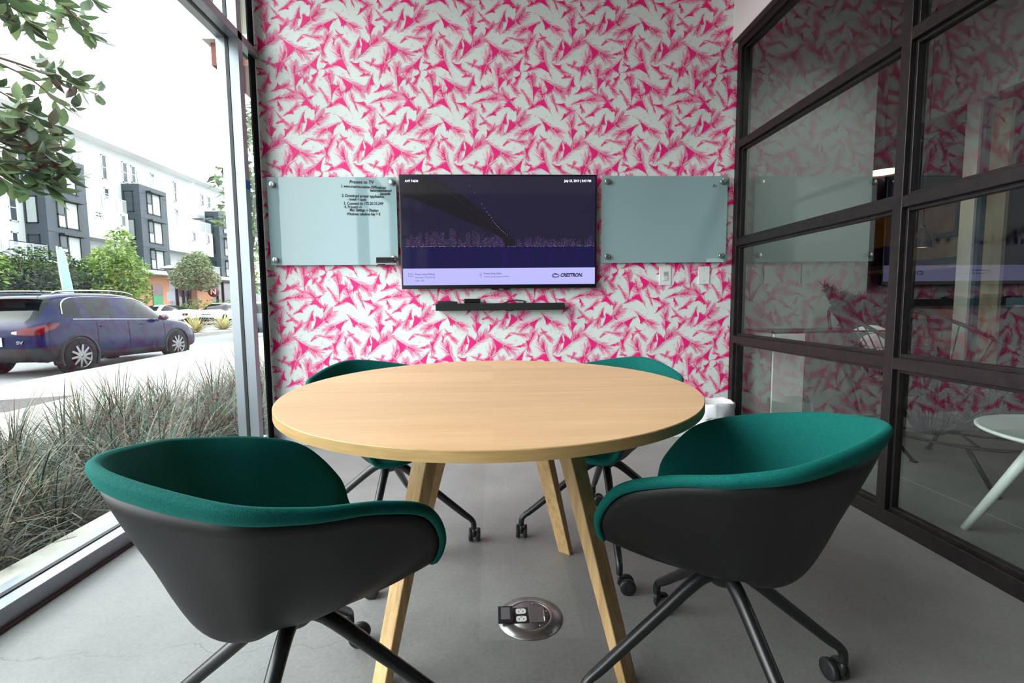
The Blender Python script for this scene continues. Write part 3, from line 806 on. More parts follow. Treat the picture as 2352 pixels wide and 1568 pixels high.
grid(q, rows); q.build('liner', mat('white_liner', (214, 214, 218), .35, spec=.5), wb)

# ------------------------------------------------------------------ lounge beyond the partition
m_cab_w = mat('cabinet_white', (206, 204, 202), .5); m_cab_g = mat('cabinet_grey', (108, 116, 112), .6)
m_top = mat('dark_counter', (44, 42, 44), .4)
cb = thing('low_cabinet', 'low cabinet with one white door and dark top against the grey lounge wall', 'cabinet', (2.36, 3.30, 0))
q = MB(); q.box(1.91, 2.80, 3.10, 3.43, .06, .775); q.build('body', m_cab_g, cb, bevel=.002)
q = MB(); q.box(1.90, 2.81, 3.085, 3.432, .775, .787); q.build('top', m_top, cb)
q = MB(); q.box(1.915, 2.135, 3.082, 3.099, .075, .770); q.build('door', m_cab_w, cb, bevel=.002)
q = MB(); q.box(2.140, 2.795, 3.082, 3.099, .075, .770); q.build('door', m_cab_g, cb, bevel=.002)
q = MB(); q.box(1.93, 2.79, 3.12, 3.43, 0, .06); q.build('plinth', m_top, cb)
q = MB(); q.box(2.02, 2.30, 3.20, 3.34, .7872, .793); tag(q.build('tablet', m_bez, bevel=.002, origin=(2.16, 3.27, .787)), 'thin dark slab lying on the low cabinet behind the glass', 'tablet')

# joinery wall: posts, shelf boards and openings, running away from the viewer
m_tan = mat('tan_plywood', (140, 130, 110), .6, noise=(14, .15, (1, 1, .15))); m_tan2 = mat('warm_tan_panel', (150, 112, 52), .6)
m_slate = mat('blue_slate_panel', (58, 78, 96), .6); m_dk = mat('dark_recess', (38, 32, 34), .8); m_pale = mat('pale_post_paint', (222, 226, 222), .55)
jw = thing('wall_joinery', 'joinery wall of pale and tan posts beyond the lounge', 'wall', (4.1, 4.0, 0)); jw['kind'] = 'structure'
def jp(name, m, y0, y1, z0, z1, x0=4.0, x1=4.12): 
    q = MB(); q.box(x0, x1, y0, y1, z0, z1); return q.build(name, m, jw)
jp('back_panel', m_dk, 2.0, 6.6, 0, 2.62, 4.45, 4.5); jp('header', m_white, 2.0, 6.6, 2.615, ZC, 4.0, 4.5)
jp('header_beam', m_dk, 3.89, 6.6, 2.50, 2.615, 4.0, 4.10)
jp('post', m_pale, 3.770, 3.886, 0, 2.62, 4.0, 4.04); jp('post', m_tan, 3.535, 3.674, 0, 2.53, 4.0, 4.03); jp('post', m_slate, 3.735, 3.768, 0, 2.62, 4.02, 4.12)
jp('side_panel', m_slate, 2.0, 3.40, 1.0, 2.1, 4.05, 4.1); jp('door_head', m_dk, 2.0, 3.535, 2.53, 2.61, 4.0, 4.12); jp('door_rail', m_slate, 2.0, 3.50, .93, 1.0, 4.03, 4.1)
for z0, z1, m in ((1.36, 1.53, m_tan), (1.265, 1.30, m_tan), (.815, .90, m_tan), (.56, .71, m_tan), (1.30, 1.36, m_slate), (.10, .45, m_dk)): jp('shelf_board', m, 3.89, 6.5, z0, z1, 4.02, 4.40)
jp('panel', m_tan2, 4.60, 6.4, 1.34, 2.02, 4.02, 4.06); jp('panel', m_dk, 4.60, 6.4, 2.02, 2.45, 4.2, 4.24)
pf = thing('framed_picture', 'dark framed brown abstract picture hanging among the tan shelves', 'picture', (4.0, 4.1, 1.56))
q = MB(); q.box(3.985, 4.015, 3.895, 4.33, 1.54, 1.58); q.box(3.985, 4.015, 4.28, 4.33, 1.58, 1.99); q.box(3.985, 4.015, 3.895, 4.33, 1.95, 1.99); q.box(3.985, 4.015, 3.895, 3.91, 1.58, 1.95); q.build('frame', mat('slate_frame', (36, 50, 64), .5), pf)
q = MB(); q.box(4.005, 4.015, 3.91, 4.28, 1.58, 1.95); q.build('canvas', mat('brown_abstract', (120, 96, 76), .8, noise=(5, .4), c2=(66, 54, 46)), pf)
m_shade = mat('dark_lamp_shade', (50, 38, 36), .5)
def pendant(x, y, z, r, lb, st):
    t = thing('pendant_lamp', lb, 'lamp', (x, y, z), 'pendant lamps in the lounge')
    q = MB(); q.lathe([(r, z), (r*.98, z+.02), (r*.7, z+.10), (r*.2, z+.16), (.02, z+.19), (.0, z+.19)], (x, y, 0), 32, cap=False); q.lathe([(r*.985, z+.001), (r*.68, z+.095), (.0, z+.15)], (x, y, 0), 32, cap=False); q.build('lamp_shade', m_shade, t)
    q = MB(); q.lathe([(0, z+.012), (r*.93, z+.012), (r*.93, z+.016), (0, z+.03)], (x, y, 0), 32); q.build('diffuser', emit('warm_lamp_glow', (255, 214, 150), st), t)
    q = MB(); q.tube([(x, y, z+.185), (x, y, ZC-.001)], .004, 6); q.build('cord', m_gasket, t)
    return t
pendant(3.45, 4.06, 2.10, .17, 'glowing pendant lamp hanging high in the lounge beside the steel upright', 3.5)
pendant(3.60, 3.80, 1.42, .085, 'small low pendant lamp glowing in front of the tan shelves', 2.2)
pl = bpy.data.lights.new('pendant_bulb', 'POINT'); pl.energy = 1.0; pl.color = (1, .78, .5); pl.shadow_soft_size = .08
po = bpy.data.objects.new('pendant_bulb', pl); COL.objects.link(po); po.location = (3.45, 4.06, 2.0)
# unseen ceiling lamps, added to brighten the lounge
for x, y, e_ in ((3.0, 2.4, 16), (3.0, .2, 10), (5.8, 3.4, 10)):
    t = tag(MB.build((lambda b: (b.lathe([(0, ZC-.012), (.07, ZC-.012), (.08, ZC-.004), (.08, ZC-.001), (0, ZC-.001)], (x, y, 0), 24), b)[1])(MB()), 'added_downlight', emit('added_downlight_glow', (255, 240, 220), 3.0), origin=(x, y, ZC)), 'round ceiling light added out of view to brighten the lounge behind the partition', 'ceiling light', 'added lounge ceiling lights')
    l = bpy.data.lights.new('added_downlight_bulb', 'SPOT'); l.energy = e_*.8; l.spot_size = R(120); l.spot_blend = .6; l.color = (1, .93, .85); l.shadow_soft_size = .07
    o = bpy.data.objects.new('added_downlight_bulb', l); COL.objects.link(o); o.location = (x, y, ZC-.03)

wl = bpy.data.lights.new('lounge_wall_fill', 'SPOT'); wl.energy = 60; wl.spot_size = R(62); wl.spot_blend = .9; wl.color = (.96, 1, .98); wl.shadow_soft_size = .10  # fill spot without a fixture, added to brighten the grey lounge wall
wo = bpy.data.objects.new('lounge_wall_fill', wl); COL.objects.link(wo); wo.location = (2.25, 1.9, ZC-.05); wo.rotation_euler = Vector((.05, 1.5, -1.9)).to_track_quat('-Z', 'Y').to_euler()
# wire lounge chair
m_wire = mat('dark_wire', (14, 12, 14), .6, spec=.3)
lc = thing('wire_lounge_chair', 'low dark corded lounge chair behind the glass, draped with fur', 'lounge chair', (2.68, 2.65, 0))
RM = catmull([(2.66, 3.30, .955), (2.44, 3.27, .935), (2.37, 3.05, .895), (2.35, 2.75, .80), (2.36, 2.45, .66), (2.42, 2.15, .52), (2.66, 2.02, .46), (2.92, 2.15, .52), (2.98, 2.45, .66), (2.99, 2.75, .80), (2.97, 3.05, .895), (2.90, 3.27, .935)], 6, True)
q = MB(); q.tube(RM, .012, 8, closed=True); q.build('rim', m_wire, lc)
cc = Vector((2.64, 2.66, .20)); ring = [cc + Vector((.07*cos(t), .07*sin(t), 0)) for t in [2*pi*i/16 for i in range(16)]]
q = MB(); q.tube(ring, .006, 6, closed=True); q.build('seat_ring', m_wire, lc)
n_ = len(RM)
for i in range(0, n_, 2):
    p = RM[i]; d = (p-cc); d.z = 0; d.normalize()
    q = MB(); q.tube([p, cc + d*.07 + Vector((0, 0, .0))], .0042, 5); q.build('cord', m_wire, lc)
br2 = catmull([(2.42, 2.95, .20), (2.38, 2.55, .21), (2.45, 2.20, .24), (2.68, 2.10, .25), (2.92, 2.20, .24), (2.98, 2.55, .21), (2.94, 2.95, .20), (2.68, 3.05, .20)], 5, True)
q = MB(); q.tube(br2, .009, 8, closed=True); q.build('base_ring', m_wire, lc)
for p0, p1 in (((2.44, 2.25, .235), (2.515, 2.16, .004)), ((2.40, 2.70, .21), (2.58, 2.69, .004)), ((2.92, 2.25, .235), (2.86, 2.18, .004)), ((2.94, 2.85, .20), (2.90, 2.92, .004))):
    q = MB(); q.tube([p0, p1], .011, 8); q.lathe([(0, 0), (.022, 0), (.022, .006), (0, .007)], (p1[0], p1[1], 0), 12); q.build('leg', m_wire, lc)
for sx_ in (2.39, 2.98):
    q = MB(); q.tube(catmull([(sx_, 3.22, .925), (sx_+.01, 3.18, .72), (sx_, 2.98, .42), (sx_+.02, 2.90, .20)], 5), .011, 8); q.build('back_strut', m_wire, lc)
for p0, p1 in (((2.46, 2.2, .24), (2.92, 2.85, .20)), ((2.92, 2.2, .24), (2.42, 2.85, .20))):
    q = MB(); q.tube([p0, p1], .007, 6); q.build('brace', m_wire, lc)
# shaggy throw
m_fur = leafmat('brown_grey_fur', [(16, 11, 13), (30, 23, 25), (46, 37, 38)], .05, .9)
random.seed(21); q = MB()
def seatpt(u, v):                                 # u across 0..1, v 0 top of the back .. 1 front
    P = catmull([(0, 3.33, .99), (0, 3.24, .86), (0, 3.0, .54), (0, 2.72, .33), (0, 2.4, .40), (0, 2.05, .50)], 6); i = v*(len(P)-1); k = int(min(i, len(P)-2)); p = P[k].lerp(P[k+1], i-k)
    return Vector((2.42+.54*u, p.y, p.z + .10*(2*u-1)**2*(1 if v < .8 else .4)))
rows = []
for i in range(13): rows.append([seatpt(.04+.92*i/12, .0+.98*j/22) + Vector((0, 0, .015)) for j in range(23)])
grid(q, rows, False); low = [[p - Vector((0, -.012, .022)) for p in r] for r in rows]; grid(q, low, False)
for i in range(5200):
    u, v = random.random(), random.random()**1.25*.98
    p = seatpt(u, v) + Vector((0, 0, .012)); edge = v < .12
    d = Vector((random.gauss(0, .55), random.gauss(-.2, .5), random.uniform(.25, 1.0 if edge else .55))).normalized()
    ln = random.uniform(.035, .085); k = d.cross(Vector((random.random(), random.random(), random.random()))).normalized()*.0028; m_ = p + d*ln*.5
    e_ = p + d*ln + Vector((0, 0, -.012)); q.add([p-k, p+k, m_+k*.8, m_-k*.8, e_], [(0,1,2,3), (3,2,4)])
for i in range(240):                              # fringe hanging over the front and the near side
    u = random.random(); p = seatpt(random.choice((.02, .98)) if random.random() < .6 else u, random.uniform(.55, .98)); d = Vector((random.gauss(0, .3), random.gauss(0, .3), -1)).normalized()
    k = Vector((0, .003, 0)); q.add([p-k, p+k, p+d*random.uniform(.04, .09)], [(0,1,2)])
tag(q.build('fur_throw', m_fur, fix=False, origin=(2.68, 2.7, .45)), 'shaggy brown fur throw spread over the wire lounge chair', 'throw')
q = MB(); q.ball((2.62, 3.12, .66), .17, 20, 12, sz=.95, sx=1.15, sy=.30)
cu_ = tag(q.build('cushion', mat('white_fleece', (226, 222, 220), .9, bump=(60, .6)), origin=(2.66, 3.0, .55)), 'white fleece cushion seen through the cords of the lounge chair back', 'cushion')

# side table
m_tw_ = mat('white_lacquer', (232, 234, 232), .35)
st = thing('side_table', 'round white side table on slanting legs behind the glass', 'side table', (2.20, 1.56, 0))
q = MB(); q.lathe([(0, .478), (.318, .482), (.330, .490), (.330, .496), (.324, .500), (.318, .497), (0, .496)], (2.2, 1.56, 0), 64); q.build('tabletop', m_tw_, st)
for a in (117.6, 237.6, -2.4):
    q = MB(); q.tube([(2.2+.345*cos(R(a)), 1.56+.345*sin(R(a)), .002), (2.2+.13*cos(R(a)), 1.56+.13*sin(R(a)), .482)], [.015, .020], 16); q.build('leg', m_tw_, st)
def magazine(x, y, z, rz, lb, c1, c2, dx=.105, dy=.14):
    t = thing('magazine', lb, 'magazine', (x, y, z), 'magazines on the white side table'); t.rotation_euler = (0, 0, rz)
    q = MB(); q.box(x-dx, x+dx, y-dy, y+dy, z+.0002, z+.0045); q.build('pages', mat('paper', (214, 212, 208), .7), t)
    q = MB(); q.box(x-dx-.001, x+dx+.001, y-dy-.001, y+dy+.001, z+.0045, z+.0052); q.build('cover', mat('printed_cover', c1, .3, noise=(9, .3), c2=c2), t)
magazine(2.17, 1.55, .4972, .5, 'magazine with a reddish brown cover at the bottom of the pile on the side table', (150, 116, 104), (70, 50, 46), .12, .15)
magazine(2.18, 1.53, .5026, .75, 'magazine with a grey green cover on top of the pile on the side table', (120, 128, 122), (40, 46, 46), .105, .14)

# ------------------------------------------------------------------ outside: ground
m_walk = mat('pale_sidewalk', (132, 127, 120), .8, noise=(3, .12)); m_road = mat('asphalt', (112, 112, 114), .85, noise=(40, .2)); m_curb = mat('concrete_kerb', (138, 136, 128), .8, noise=(8, .12))
m_soil = mat('mulch_soil', (36, 31, 28), .95, noise=(30, .4)); m_pav = mat('dark_red_pavers', (62, 52, 50), .8, noise=(30, .25))
def poly(q, pts, z0, z1, m=0): q.prism(pts, lambda u, v, d: (u, v, d), z0, z1, m)
q = MB(); poly(q, [(-120, -60), (-1.70, -60), (-1.70, 3.6), (2, 3.6), (2, 160), (-120, 160)], -.60, -.30); struct(q.build('road', m_road))
q = MB(); poly(q, [(-3.45, -12), (-5.9, -12), (-7.05, 6.5), (-7.72, 13), (-9.4, 30), (-10.5, 60), (2, 60), (2, 9), (-3.45, 9)], -.30, -.15); struct(q.build('sidewalk', m_walk))
q = MB(); poly(q, [(-5.9, -12), (-6.05, -12), (-7.20, 6.5), (-7.87, 13), (-9.55, 30), (-10.65, 60), (-10.5, 60), (-9.4, 30), (-7.72, 13), (-7.05, 6.5)], -.30, -.147); struct(q.build('kerb', m_curb))
q = MB(); poly(q, [(-1.80, -12), (-3.45, -12), (-3.45, 9), (2, 9), (2, 3.45), (-1.80, 3.45)], -.30, -.06); struct(q.build('ground_bed', m_soil))
q = MB(); q.box(-1.80, -1.667, -12, 3.45, -.30, .045); struct(q.build('kerb_footing', mat('concrete_footing', (190, 188, 176), .85, noise=(14, .15)), bevel=.004))
q = MB(); poly(q, [(-6.1, 5.2), (-5.36, 5.3), (-5.42, 6.25), (-6.1, 6.0)], -.151, -.147); struct(q.build('paver_patch', m_pav))
q = MB(); q.lathe([(0, -.15), (.045, -.15), (.045, .75), (.03, .79), (0, .80)], (-6.16, 5.93, 0), 16); tag(q.build('bollard', mat('dark_bollard', (52, 44, 44), .5), origin=(-6.16, 5.93, -.15)), 'dark post on the pavement by the left edge of the window view', 'bollard')
q = MB(); poly(q, [(-12.0, 10), (-14.6, 10), (-14.6, 24.5), (-13.4, 26), (-12.35, 24.5)], -.30, -.17); struct(q.build('kerb_island', m_curb))
q = MB(); q.box(-12.9, -11.95, 18.0, 18.9, -.30, -.165); q.box(-12.3, -11.93, 18.1, 18.8, -.295, -.20, 1); tag(q.build('storm_drain', [m_curb, m_dk], origin=(-12.3, 18.4, -.3)), 'storm drain mouth in the kerb beyond the front of the blue car', 'drain')
q = MB(); poly(q, [(-24.5, 8), (-31.9, 8), (-31.9, 75), (-24.5, 75)], -.30, -.14); struct(q.build('sidewalk_far', m_walk))

# ------------------------------------------------------------------ ornamental grass under the window
m_blade = leafmat('grass_blades', [(18, 32, 18), (30, 48, 30), (54, 76, 54), (112, 92, 66), (60, 44, 32), (26, 42, 26), (84, 104, 82), (132, 114, 88), (44, 66, 44), (104, 122, 102)], .2, .5)
random.seed(4)
q = MB()
def blade(x, y, z, L_, az, lean, wd):
    d = Vector((cos(az), sin(az), 0)); k = Vector((-sin(az), cos(az), 0)); p = Vector((x, y, z)); el = pi/2-lean; pts = [p.copy()]; n = 5
    for i in range(n):
        el -= lean*random.uniform(.25, .55)*(1.0+i*.25); p = p + (d*cos(el)+Vector((0, 0, 1))*sin(el))*L_/n; p.x = min(p.x, -1.70-wd*8-.01*i); pts.append(p.copy())
    vs_ = []
    for i, p in enumerate(pts[:-1]):
        ww = wd*(1-.75*(i/n)**1.5); vs_ += [p-k*ww, p+k*ww]
    vs_.append(pts[-1]); m_ = len(vs_)
    q.add(vs_, [(2*i, 2*i+1, 2*i+3, 2*i+2) for i in range(n-1)] + [(m_-3, m_-2, m_-1)])
cl = []
yy = .2
while yy < 8.6:
    for r in range(5):
        x = -2.02 - r*.31 + random.uniform(-.12, .12); y = yy + random.uniform(-.15, .15) + (.2 if r % 2 else 0)
        if y > 3.3 or x < -1.9: cl.append((x, y))
    yy += .40
for i in range(8): cl.append((random.uniform(-2.9, -2.25), random.uniform(4.3, 8.5)))
for x, y in cl:
    s = random.uniform(.85, 1.15); nb = 250 if y < 4.2 else 170 if y < 5.5 else 110
    for i in range(nb):
        a = random.uniform(0, 2*pi); rr = random.uniform(0, .10); le = abs(random.gauss(.52, .36))
        blade(x+rr*cos(a), y+rr*sin(a), -.07, random.uniform(.34, .66)*s, a+random.gauss(0, .5), min(1.45, le+.12), random.uniform(.0022, .0056))
tag(q.build('ornamental_grass', m_blade, fix=False, origin=(-2.5, 3, -.06)), 'bed of long grey green and straw grass right outside the street window', 'grass', kind='stuff')

# ------------------------------------------------------------------ trees
def leaf_cloud(q, blobs, n, size, seed, droop=.3, asp=.38):
    rg = random.Random(seed); tot = sum(b[3]*b[4] for b in blobs)
    for cx, cy_, cz, rh, rv in blobs:
        for i in range(int(n*rh*rv/tot)):
            while True:
                v = Vector((rg.uniform(-1, 1), rg.uniform(-1, 1), rg.uniform(-1, 1)))
                if .02 < v.length < 1: break
            v = v.normalized()*(v.length**.45); p = Vector((cx+v.x*rh, cy_+v.y*rh, cz+v.z*rv))
            d = Vector((rg.gauss(0, 1)+v.x*.6, rg.gauss(0, 1)+v.y*.6, rg.gauss(0, .6)-droop)).normalized(); k = d.cross(Vector((rg.gauss(0, 1), rg.gauss(0, 1), rg.gauss(0, 1)+.6))).normalized()
            s = size*rg.uniform(.6, 1.3); nn = d.cross(k)*s*.10
            q.add([p, p+d*s*.45+k*s*asp*.5-nn, p+d*s, p+d*s*.45-k*s*asp*.5-nn, p+d*s*.45], [(0,1,4),(1,2,4),(2,3,4),(3,0,4)])
m_bark = mat('grey_brown_bark', (108, 90, 78), .9, noise=(20, .3))
def tree(name, label, x, y, zg, blobs, n, size, lm, seed, trunk=.09, group='street trees', droop=.3, asp=.38):
    t = thing(name, label, 'tree', (x, y, zg), group); q = MB()
    top = max(b[2] for b in blobs); q.tube([(x, y, zg), (x+.05, y, zg+(top-zg)*.4), (x, y+.05, top)], [trunk, trunk*.75, trunk*.3], 10)
    rg = random.Random(seed)
    for b in blobs:
        z0 = zg+(top-zg)*rg.uniform(.35, .6); q.tube([(x, y, z0), ((x+b[0])/2, (y+b[1])/2, (z0+b[2])/2+.1), (b[0], b[1], b[2])], [trunk*.45, trunk*.3, trunk*.12], 6)
    q.build('trunk', m_bark, t); q = MB(); leaf_cloud(q, blobs, n, size, seed, droop, asp); q.build('crown', lm, t, fix=False)
    return t
lm_dark = leafmat('dark_tree_leaves', [(20, 32, 18), (34, 50, 24), (54, 72, 32), (78, 96, 46)], .3)
lm_green = leafmat('fresh_tree_leaves', [(58, 82, 32), (88, 114, 46), (118, 138, 66), (146, 160, 84)], .4)
lm_dusty = leafmat('dusty_tree_leaves', [(72, 94, 60), (108, 126, 84), (138, 150, 112), (124, 96, 72)], .4)
lm_rub = leafmat('broad_leaves', [(44, 62, 42), (68, 90, 58), (92, 114, 74), (114, 130, 88), (78, 66, 60)], .35, .4)
tree('street_tree', 'bright green loose street tree rising behind the blue car', -13.6, 17.9, -.17, [(-13.6,17.5,2.0,.95,1.0),(-13.3,17.2,2.5,.60,.65),(-13.6,18.0,3.1,.42,.75),(-13.5,18.15,2.2,.62,.7),(-13.9,17.3,1.6,.85,.6),(-13.4,18.2,1.5,.55,.5)], 5200, .17, lm_green, 1)
tree('street_tree', 'round dusty green street tree between the lamp post and the white hatchback', -22.6, 37.0, -.14, [(-22.6,37.0,3.7,1.15,1.15),(-22.2,37.5,3.0,1.0,.85),(-23.0,36.6,3.1,1.0,.9),(-22.5,37.2,4.5,.75,.65)], 4200, .26, lm_dusty, 2)
for i, (x, y, h, lb) in enumerate(((-14.2, 12.6, 2.5, 'dark leafy tree behind the tailgate of the blue car'), (-14.0, 14.3, 2.35, 'dark leafy tree behind the roof of the blue car, left of the green banner'), (-14.6, 16.0, 2.5, 'dark leafy tree right behind the green banner'))):
    tree('dense_tree', lb, x, y, -.17, [(x,y,1.7,1.15,.75),(x+.2,y+.7,h-.5,.85,.6),(x-.2,y-.7,h-.45,.85,.55),(x,y+.1,1.2,1.2,.5),(x+.1,y+.3,h,.5,.4)], 4200, .16, lm_dark if i else lm_green, 30+i, .08)
tree('street_tree', 'tall broad leaved tree seen on both sides of the metal window post', -5.0, 9.9, -.15, [(-4.6,10.0,3.9,.62,1.0),(-4.95,9.7,3.45,.45,.40),(-4.98,9.7,2.75,.42,.42),(-4.5,10.2,2.7,.6,.8),(-4.4,10.2,4.7,.6,.6)], 1700, .19, lm_rub, 8, .08, asp=.36)
tree('street_tree', 'far bright green tree at the end of the street beside the window post', -21, 44, -.3, [(-21,44,4.2,2.2,2.2),(-19.5,45,3.4,1.6,1.6)], 1800, .34, lm_green, 9, .15)

# the near tree whose branches hang into the top of the window view
nt_ = thing('near_tree', 'branches of a broad leaved tree hanging into the upper corner of the street window', 'tree', (-4.65, 2.2, -.15))
q = MB(); q.tube(catmull([(-4.65, 2.2, -.15), (-4.62, 2.22, 1.1), (-4.5, 2.3, 2.2), (-4.3, 2.4, 3.3), (-4.1, 2.6, 4.4)], 5), [.13-.004*i for i in range(21)], 12); q.build('trunk', m_bark, nt_)
LEAF = MB(); rg = random.Random(12)
def one_leaf(p, d, L_, roll):
    d = d.normalized(); k = d.cross(Vector((0, 0, 1)));
    if k.length < .1: k = Vector((1, 0, 0))
    k.normalize(); n = k.cross(d); kk = k*cos(roll)+n*sin(roll); nn = d.cross(kk)
    prof_ = ((0, .0), (.12, .10), (.32, .20), (.55, .215), (.78, .135), (1.0, 0.0)); mid = []; lt = []; rg_ = []
    for t, ww in prof_:
        c = p + d*L_*t - nn*L_*.16*t*t; mid.append(c); lt.append(c+kk*L_*ww+nn*L_*ww*.28); rg_.append(c-kk*L_*ww+nn*L_*ww*.28)
    m_ = len(prof_); fs = []
    for i in range(m_-1): fs += [(i, i+1, m_+i+1, m_+i), (i, 2*m_+i, 2*m_+i+1, i+1)]
    LEAF.add(mid+lt+rg_, fs, 0, True)
def twig(pts, r, leaves, L_):
    P = catmull(pts, 6); q = MB(); q.tube(P, [r*(1-.75*i/len(P)) for i in range(len(P))], 6); q.build('branch', m_bark, nt_)
    for i in range(leaves):
        u = (i+.5)/leaves; u = .12+.88*u**.75; f = u*(len(P)-1); a = min(int(f), len(P)-2); p = P[a].lerp(P[a+1], f-a); t = (P[a+1]-P[a]).normalized()
        side = Vector((rg.gauss(0, 1), rg.gauss(0, 1), rg.gauss(-.15, .8))); dv = t*.75 + side*.62
        one_leaf(p + side*.015, dv, L_*rg.uniform(.65, 1.15), rg.uniform(-.9, .9))
    for i in range(4): one_leaf(P[-1], (P[-1]-P[-3]).normalized()*1.0 + Vector((rg.gauss(0, .7), rg.gauss(0, .7), rg.gauss(0, .6))), L_*rg.uniform(.7, 1.0), rg.uniform(-.6, .6))
A0 = Vector((-4.35, 2.4, 3.0))
for pts, r, n, L_ in (
  ([A0, (-3.9, 2.9, 3.35), (-3.4, 3.4, 3.35), (-3.2, 3.75, 3.28), (-3.15, 4.02, 3.16)], .018, 26, .15),
  ([(-3.75, 3.0, 3.3), (-3.35, 3.3, 3.2), (-3.2, 3.45, 3.05), (-3.15, 3.5, 2.95)], .010, 16, .15),
  ([(-3.8, 2.95, 3.35), (-3.3, 3.5, 3.45), (-3.1, 3.85, 3.42), (-3.05, 3.95, 3.36)], .010, 16, .14),
  ([A0, (-3.8, 3.0, 2.75), (-3.3, 3.55, 2.70), (-3.2, 3.85, 2.70), (-3.18, 4.12, 2.76)], .013, 20, .14),
  ([(-3.6, 3.2, 2.75), (-3.25, 3.5, 2.62), (-3.2, 3.7, 2.55), (-3.2, 3.9, 2.54)], .009, 16, .14),
  ([A0, (-3.8, 2.85, 2.5), (-3.35, 3.3, 2.22), (-3.2, 3.55, 2.15), (-3.15, 3.70, 2.16)], .020, 24, .16),
  ([(-3.6, 3.0, 2.35), (-3.3, 3.4, 2.12), (-3.2, 3.6, 2.02), (-3.15, 3.72, 1.97)], .011, 18, .155),
  ([(-3.6, 3.0, 2.3), (-3.3, 3.35, 2.0), (-3.2, 3.5, 1.92), (-3.15, 3.62, 1.86)], .011, 18, .15),
  ([(-3.7, 2.9, 2.3), (-3.4, 3.15, 1.98), (-3.25, 3.32, 1.88), (-3.2, 3.44, 1.82)], .010, 18, .15),
  ([(-3.6, 3.0, 2.4), (-3.35, 3.3, 2.34), (-3.2, 3.5, 2.34), (-3.15, 3.62, 2.30)], .010, 16, .155),
  ([(-3.7, 3.0, 3.4), (-3.5, 3.25, 3.38), (-3.38, 3.40, 3.30), (-3.33, 3.5, 3.2)], .010, 20, .15), ([(-3.7, 3.05, 3.5), (-3.45, 3.4, 3.5), (-3.25, 3.65, 3.42), (-3.2, 3.8, 3.34)], .010, 20, .14),
  ([(-3.7, 3.1, 2.62), (-3.45, 3.3, 2.55), (-3.3, 3.45, 2.45), (-3.25, 3.55, 2.40)], .010, 16, .14),
  ([(-3.6, 3.05, 2.42), (-3.4, 3.25, 2.36), (-3.3, 3.4, 2.28), (-3.25, 3.55, 2.22)], .010, 20, .155), ([(-3.6, 3.05, 2.25), (-3.4, 3.22, 2.12), (-3.3, 3.35, 2.08), (-3.22, 3.5, 2.06)], .010, 20, .155),
  ([(-3.55, 3.0, 2.2), (-3.38, 3.2, 2.02), (-3.28, 3.36, 1.97), (-3.2, 3.52, 1.93)], .010, 18, .15),
  ([A0, (-4.0, 1.8, 3.4), (-3.6, 1.2, 3.4), (-3.3, .7, 3.1)], .03, 30, .16), ([A0, (-3.9, 1.5, 2.9), (-3.5, .8, 2.6), (-3.2, .2, 2.3)], .03, 34, .16), ([A0, (-3.9, 1.6, 2.6), (-3.5, 1.0, 2.1), (-3.3, .5, 1.8)], .03, 30, .16)):
    twig(pts, r, n, L_)
for (cx_, cy_, cz_, ax_, ay_, az_, n_) in ((-3.22, 3.42, 2.98, .12, .20, .12, 44), (-3.2, 3.80, 3.19, .10, .20, .07, 26), (-3.2, 3.86, 2.73, .08, .26, .05, 30), (-3.22, 3.42, 2.22, .14, .16, .16, 60), (-3.2, 3.56, 2.02, .10, .16, .12, 44)):
    for i in range(n_):
        p = Vector((cx_+rg.gauss(0, ax_*.6), cy_+rg.gauss(0, ay_*.55), cz_+rg.gauss(0, az_*.55))); one_leaf(p, Vector((rg.gauss(0, .7), rg.gauss(.25, .8), rg.gauss(-.25, .6))), rg.uniform(.09, .16), rg.uniform(-1, 1))
LEAF.build('foliage', lm_rub, nt_, fix=False)

# ------------------------------------------------------------------ striped agaves
def agave(x, y, lb):
    q = MB(); rg = random.Random(int(x*10))
    for i in range(70):
        a = rg.uniform(0, 2*pi); el = rg.uniform(.05, 1.25); L_ = rg.uniform(.75, 1.15); d = Vector((cos(a)*cos(el), sin(a)*cos(el), sin(el))); k = Vector((-sin(a), cos(a), 0)); p = Vector((x, y, -.17)); ww = .042
        p1 = p+d*L_*.5; p2 = p+d*L_+Vector((0, 0, -.10*cos(el)))
        for m_, f in ((0, 1.0), (1, .55)):
            o_ = Vector((0, 0, .004*m_)); q.add([p-k*ww*f+o_, p+k*ww*f+o_, p1+k*ww*f*.9+o_, p1-k*ww*f*.9+o_, p2+o_], [(0,1,2,3), (3,2,4)], m_)
    tag(q.build('agave', [mat('agave_cream', (186, 172, 116), .5), mat('agave_green', (92, 104, 58), .5)], fix=False, origin=(x, y, -.17)), lb, 'plant', 'striped agaves on the kerb island')
agave(-12.95, 20.9, 'striped spiky agave right in front of the nose of the blue car'); agave(-13.0, 23.2, 'striped spiky agave below the wheel of the white hatchback')
random.seed(31)
for x, y, lb in ((-24.0, 41.8, 'small yellow green shrub behind the white coupe under the lamp post'), (-21.6, 40.2, 'small shrub at the dark shop door between coupe and hatchback'), (-23.0, 37.2, 'low shrub against the orange wall left of the green door')):
    q = MB(); leaf_cloud(q, [(x, y, .7, .8, .9)], 380, .22, int(y*7), .1); q.add([(x, y, -.14), (x+.05, y, -.14), (x, y, .8)], [(0,1,2)]); tag(q.build('shrub', lm_green, fix=False, origin=(x, y, -.14)), lb, 'shrub', 'shrubs along the shop fronts')

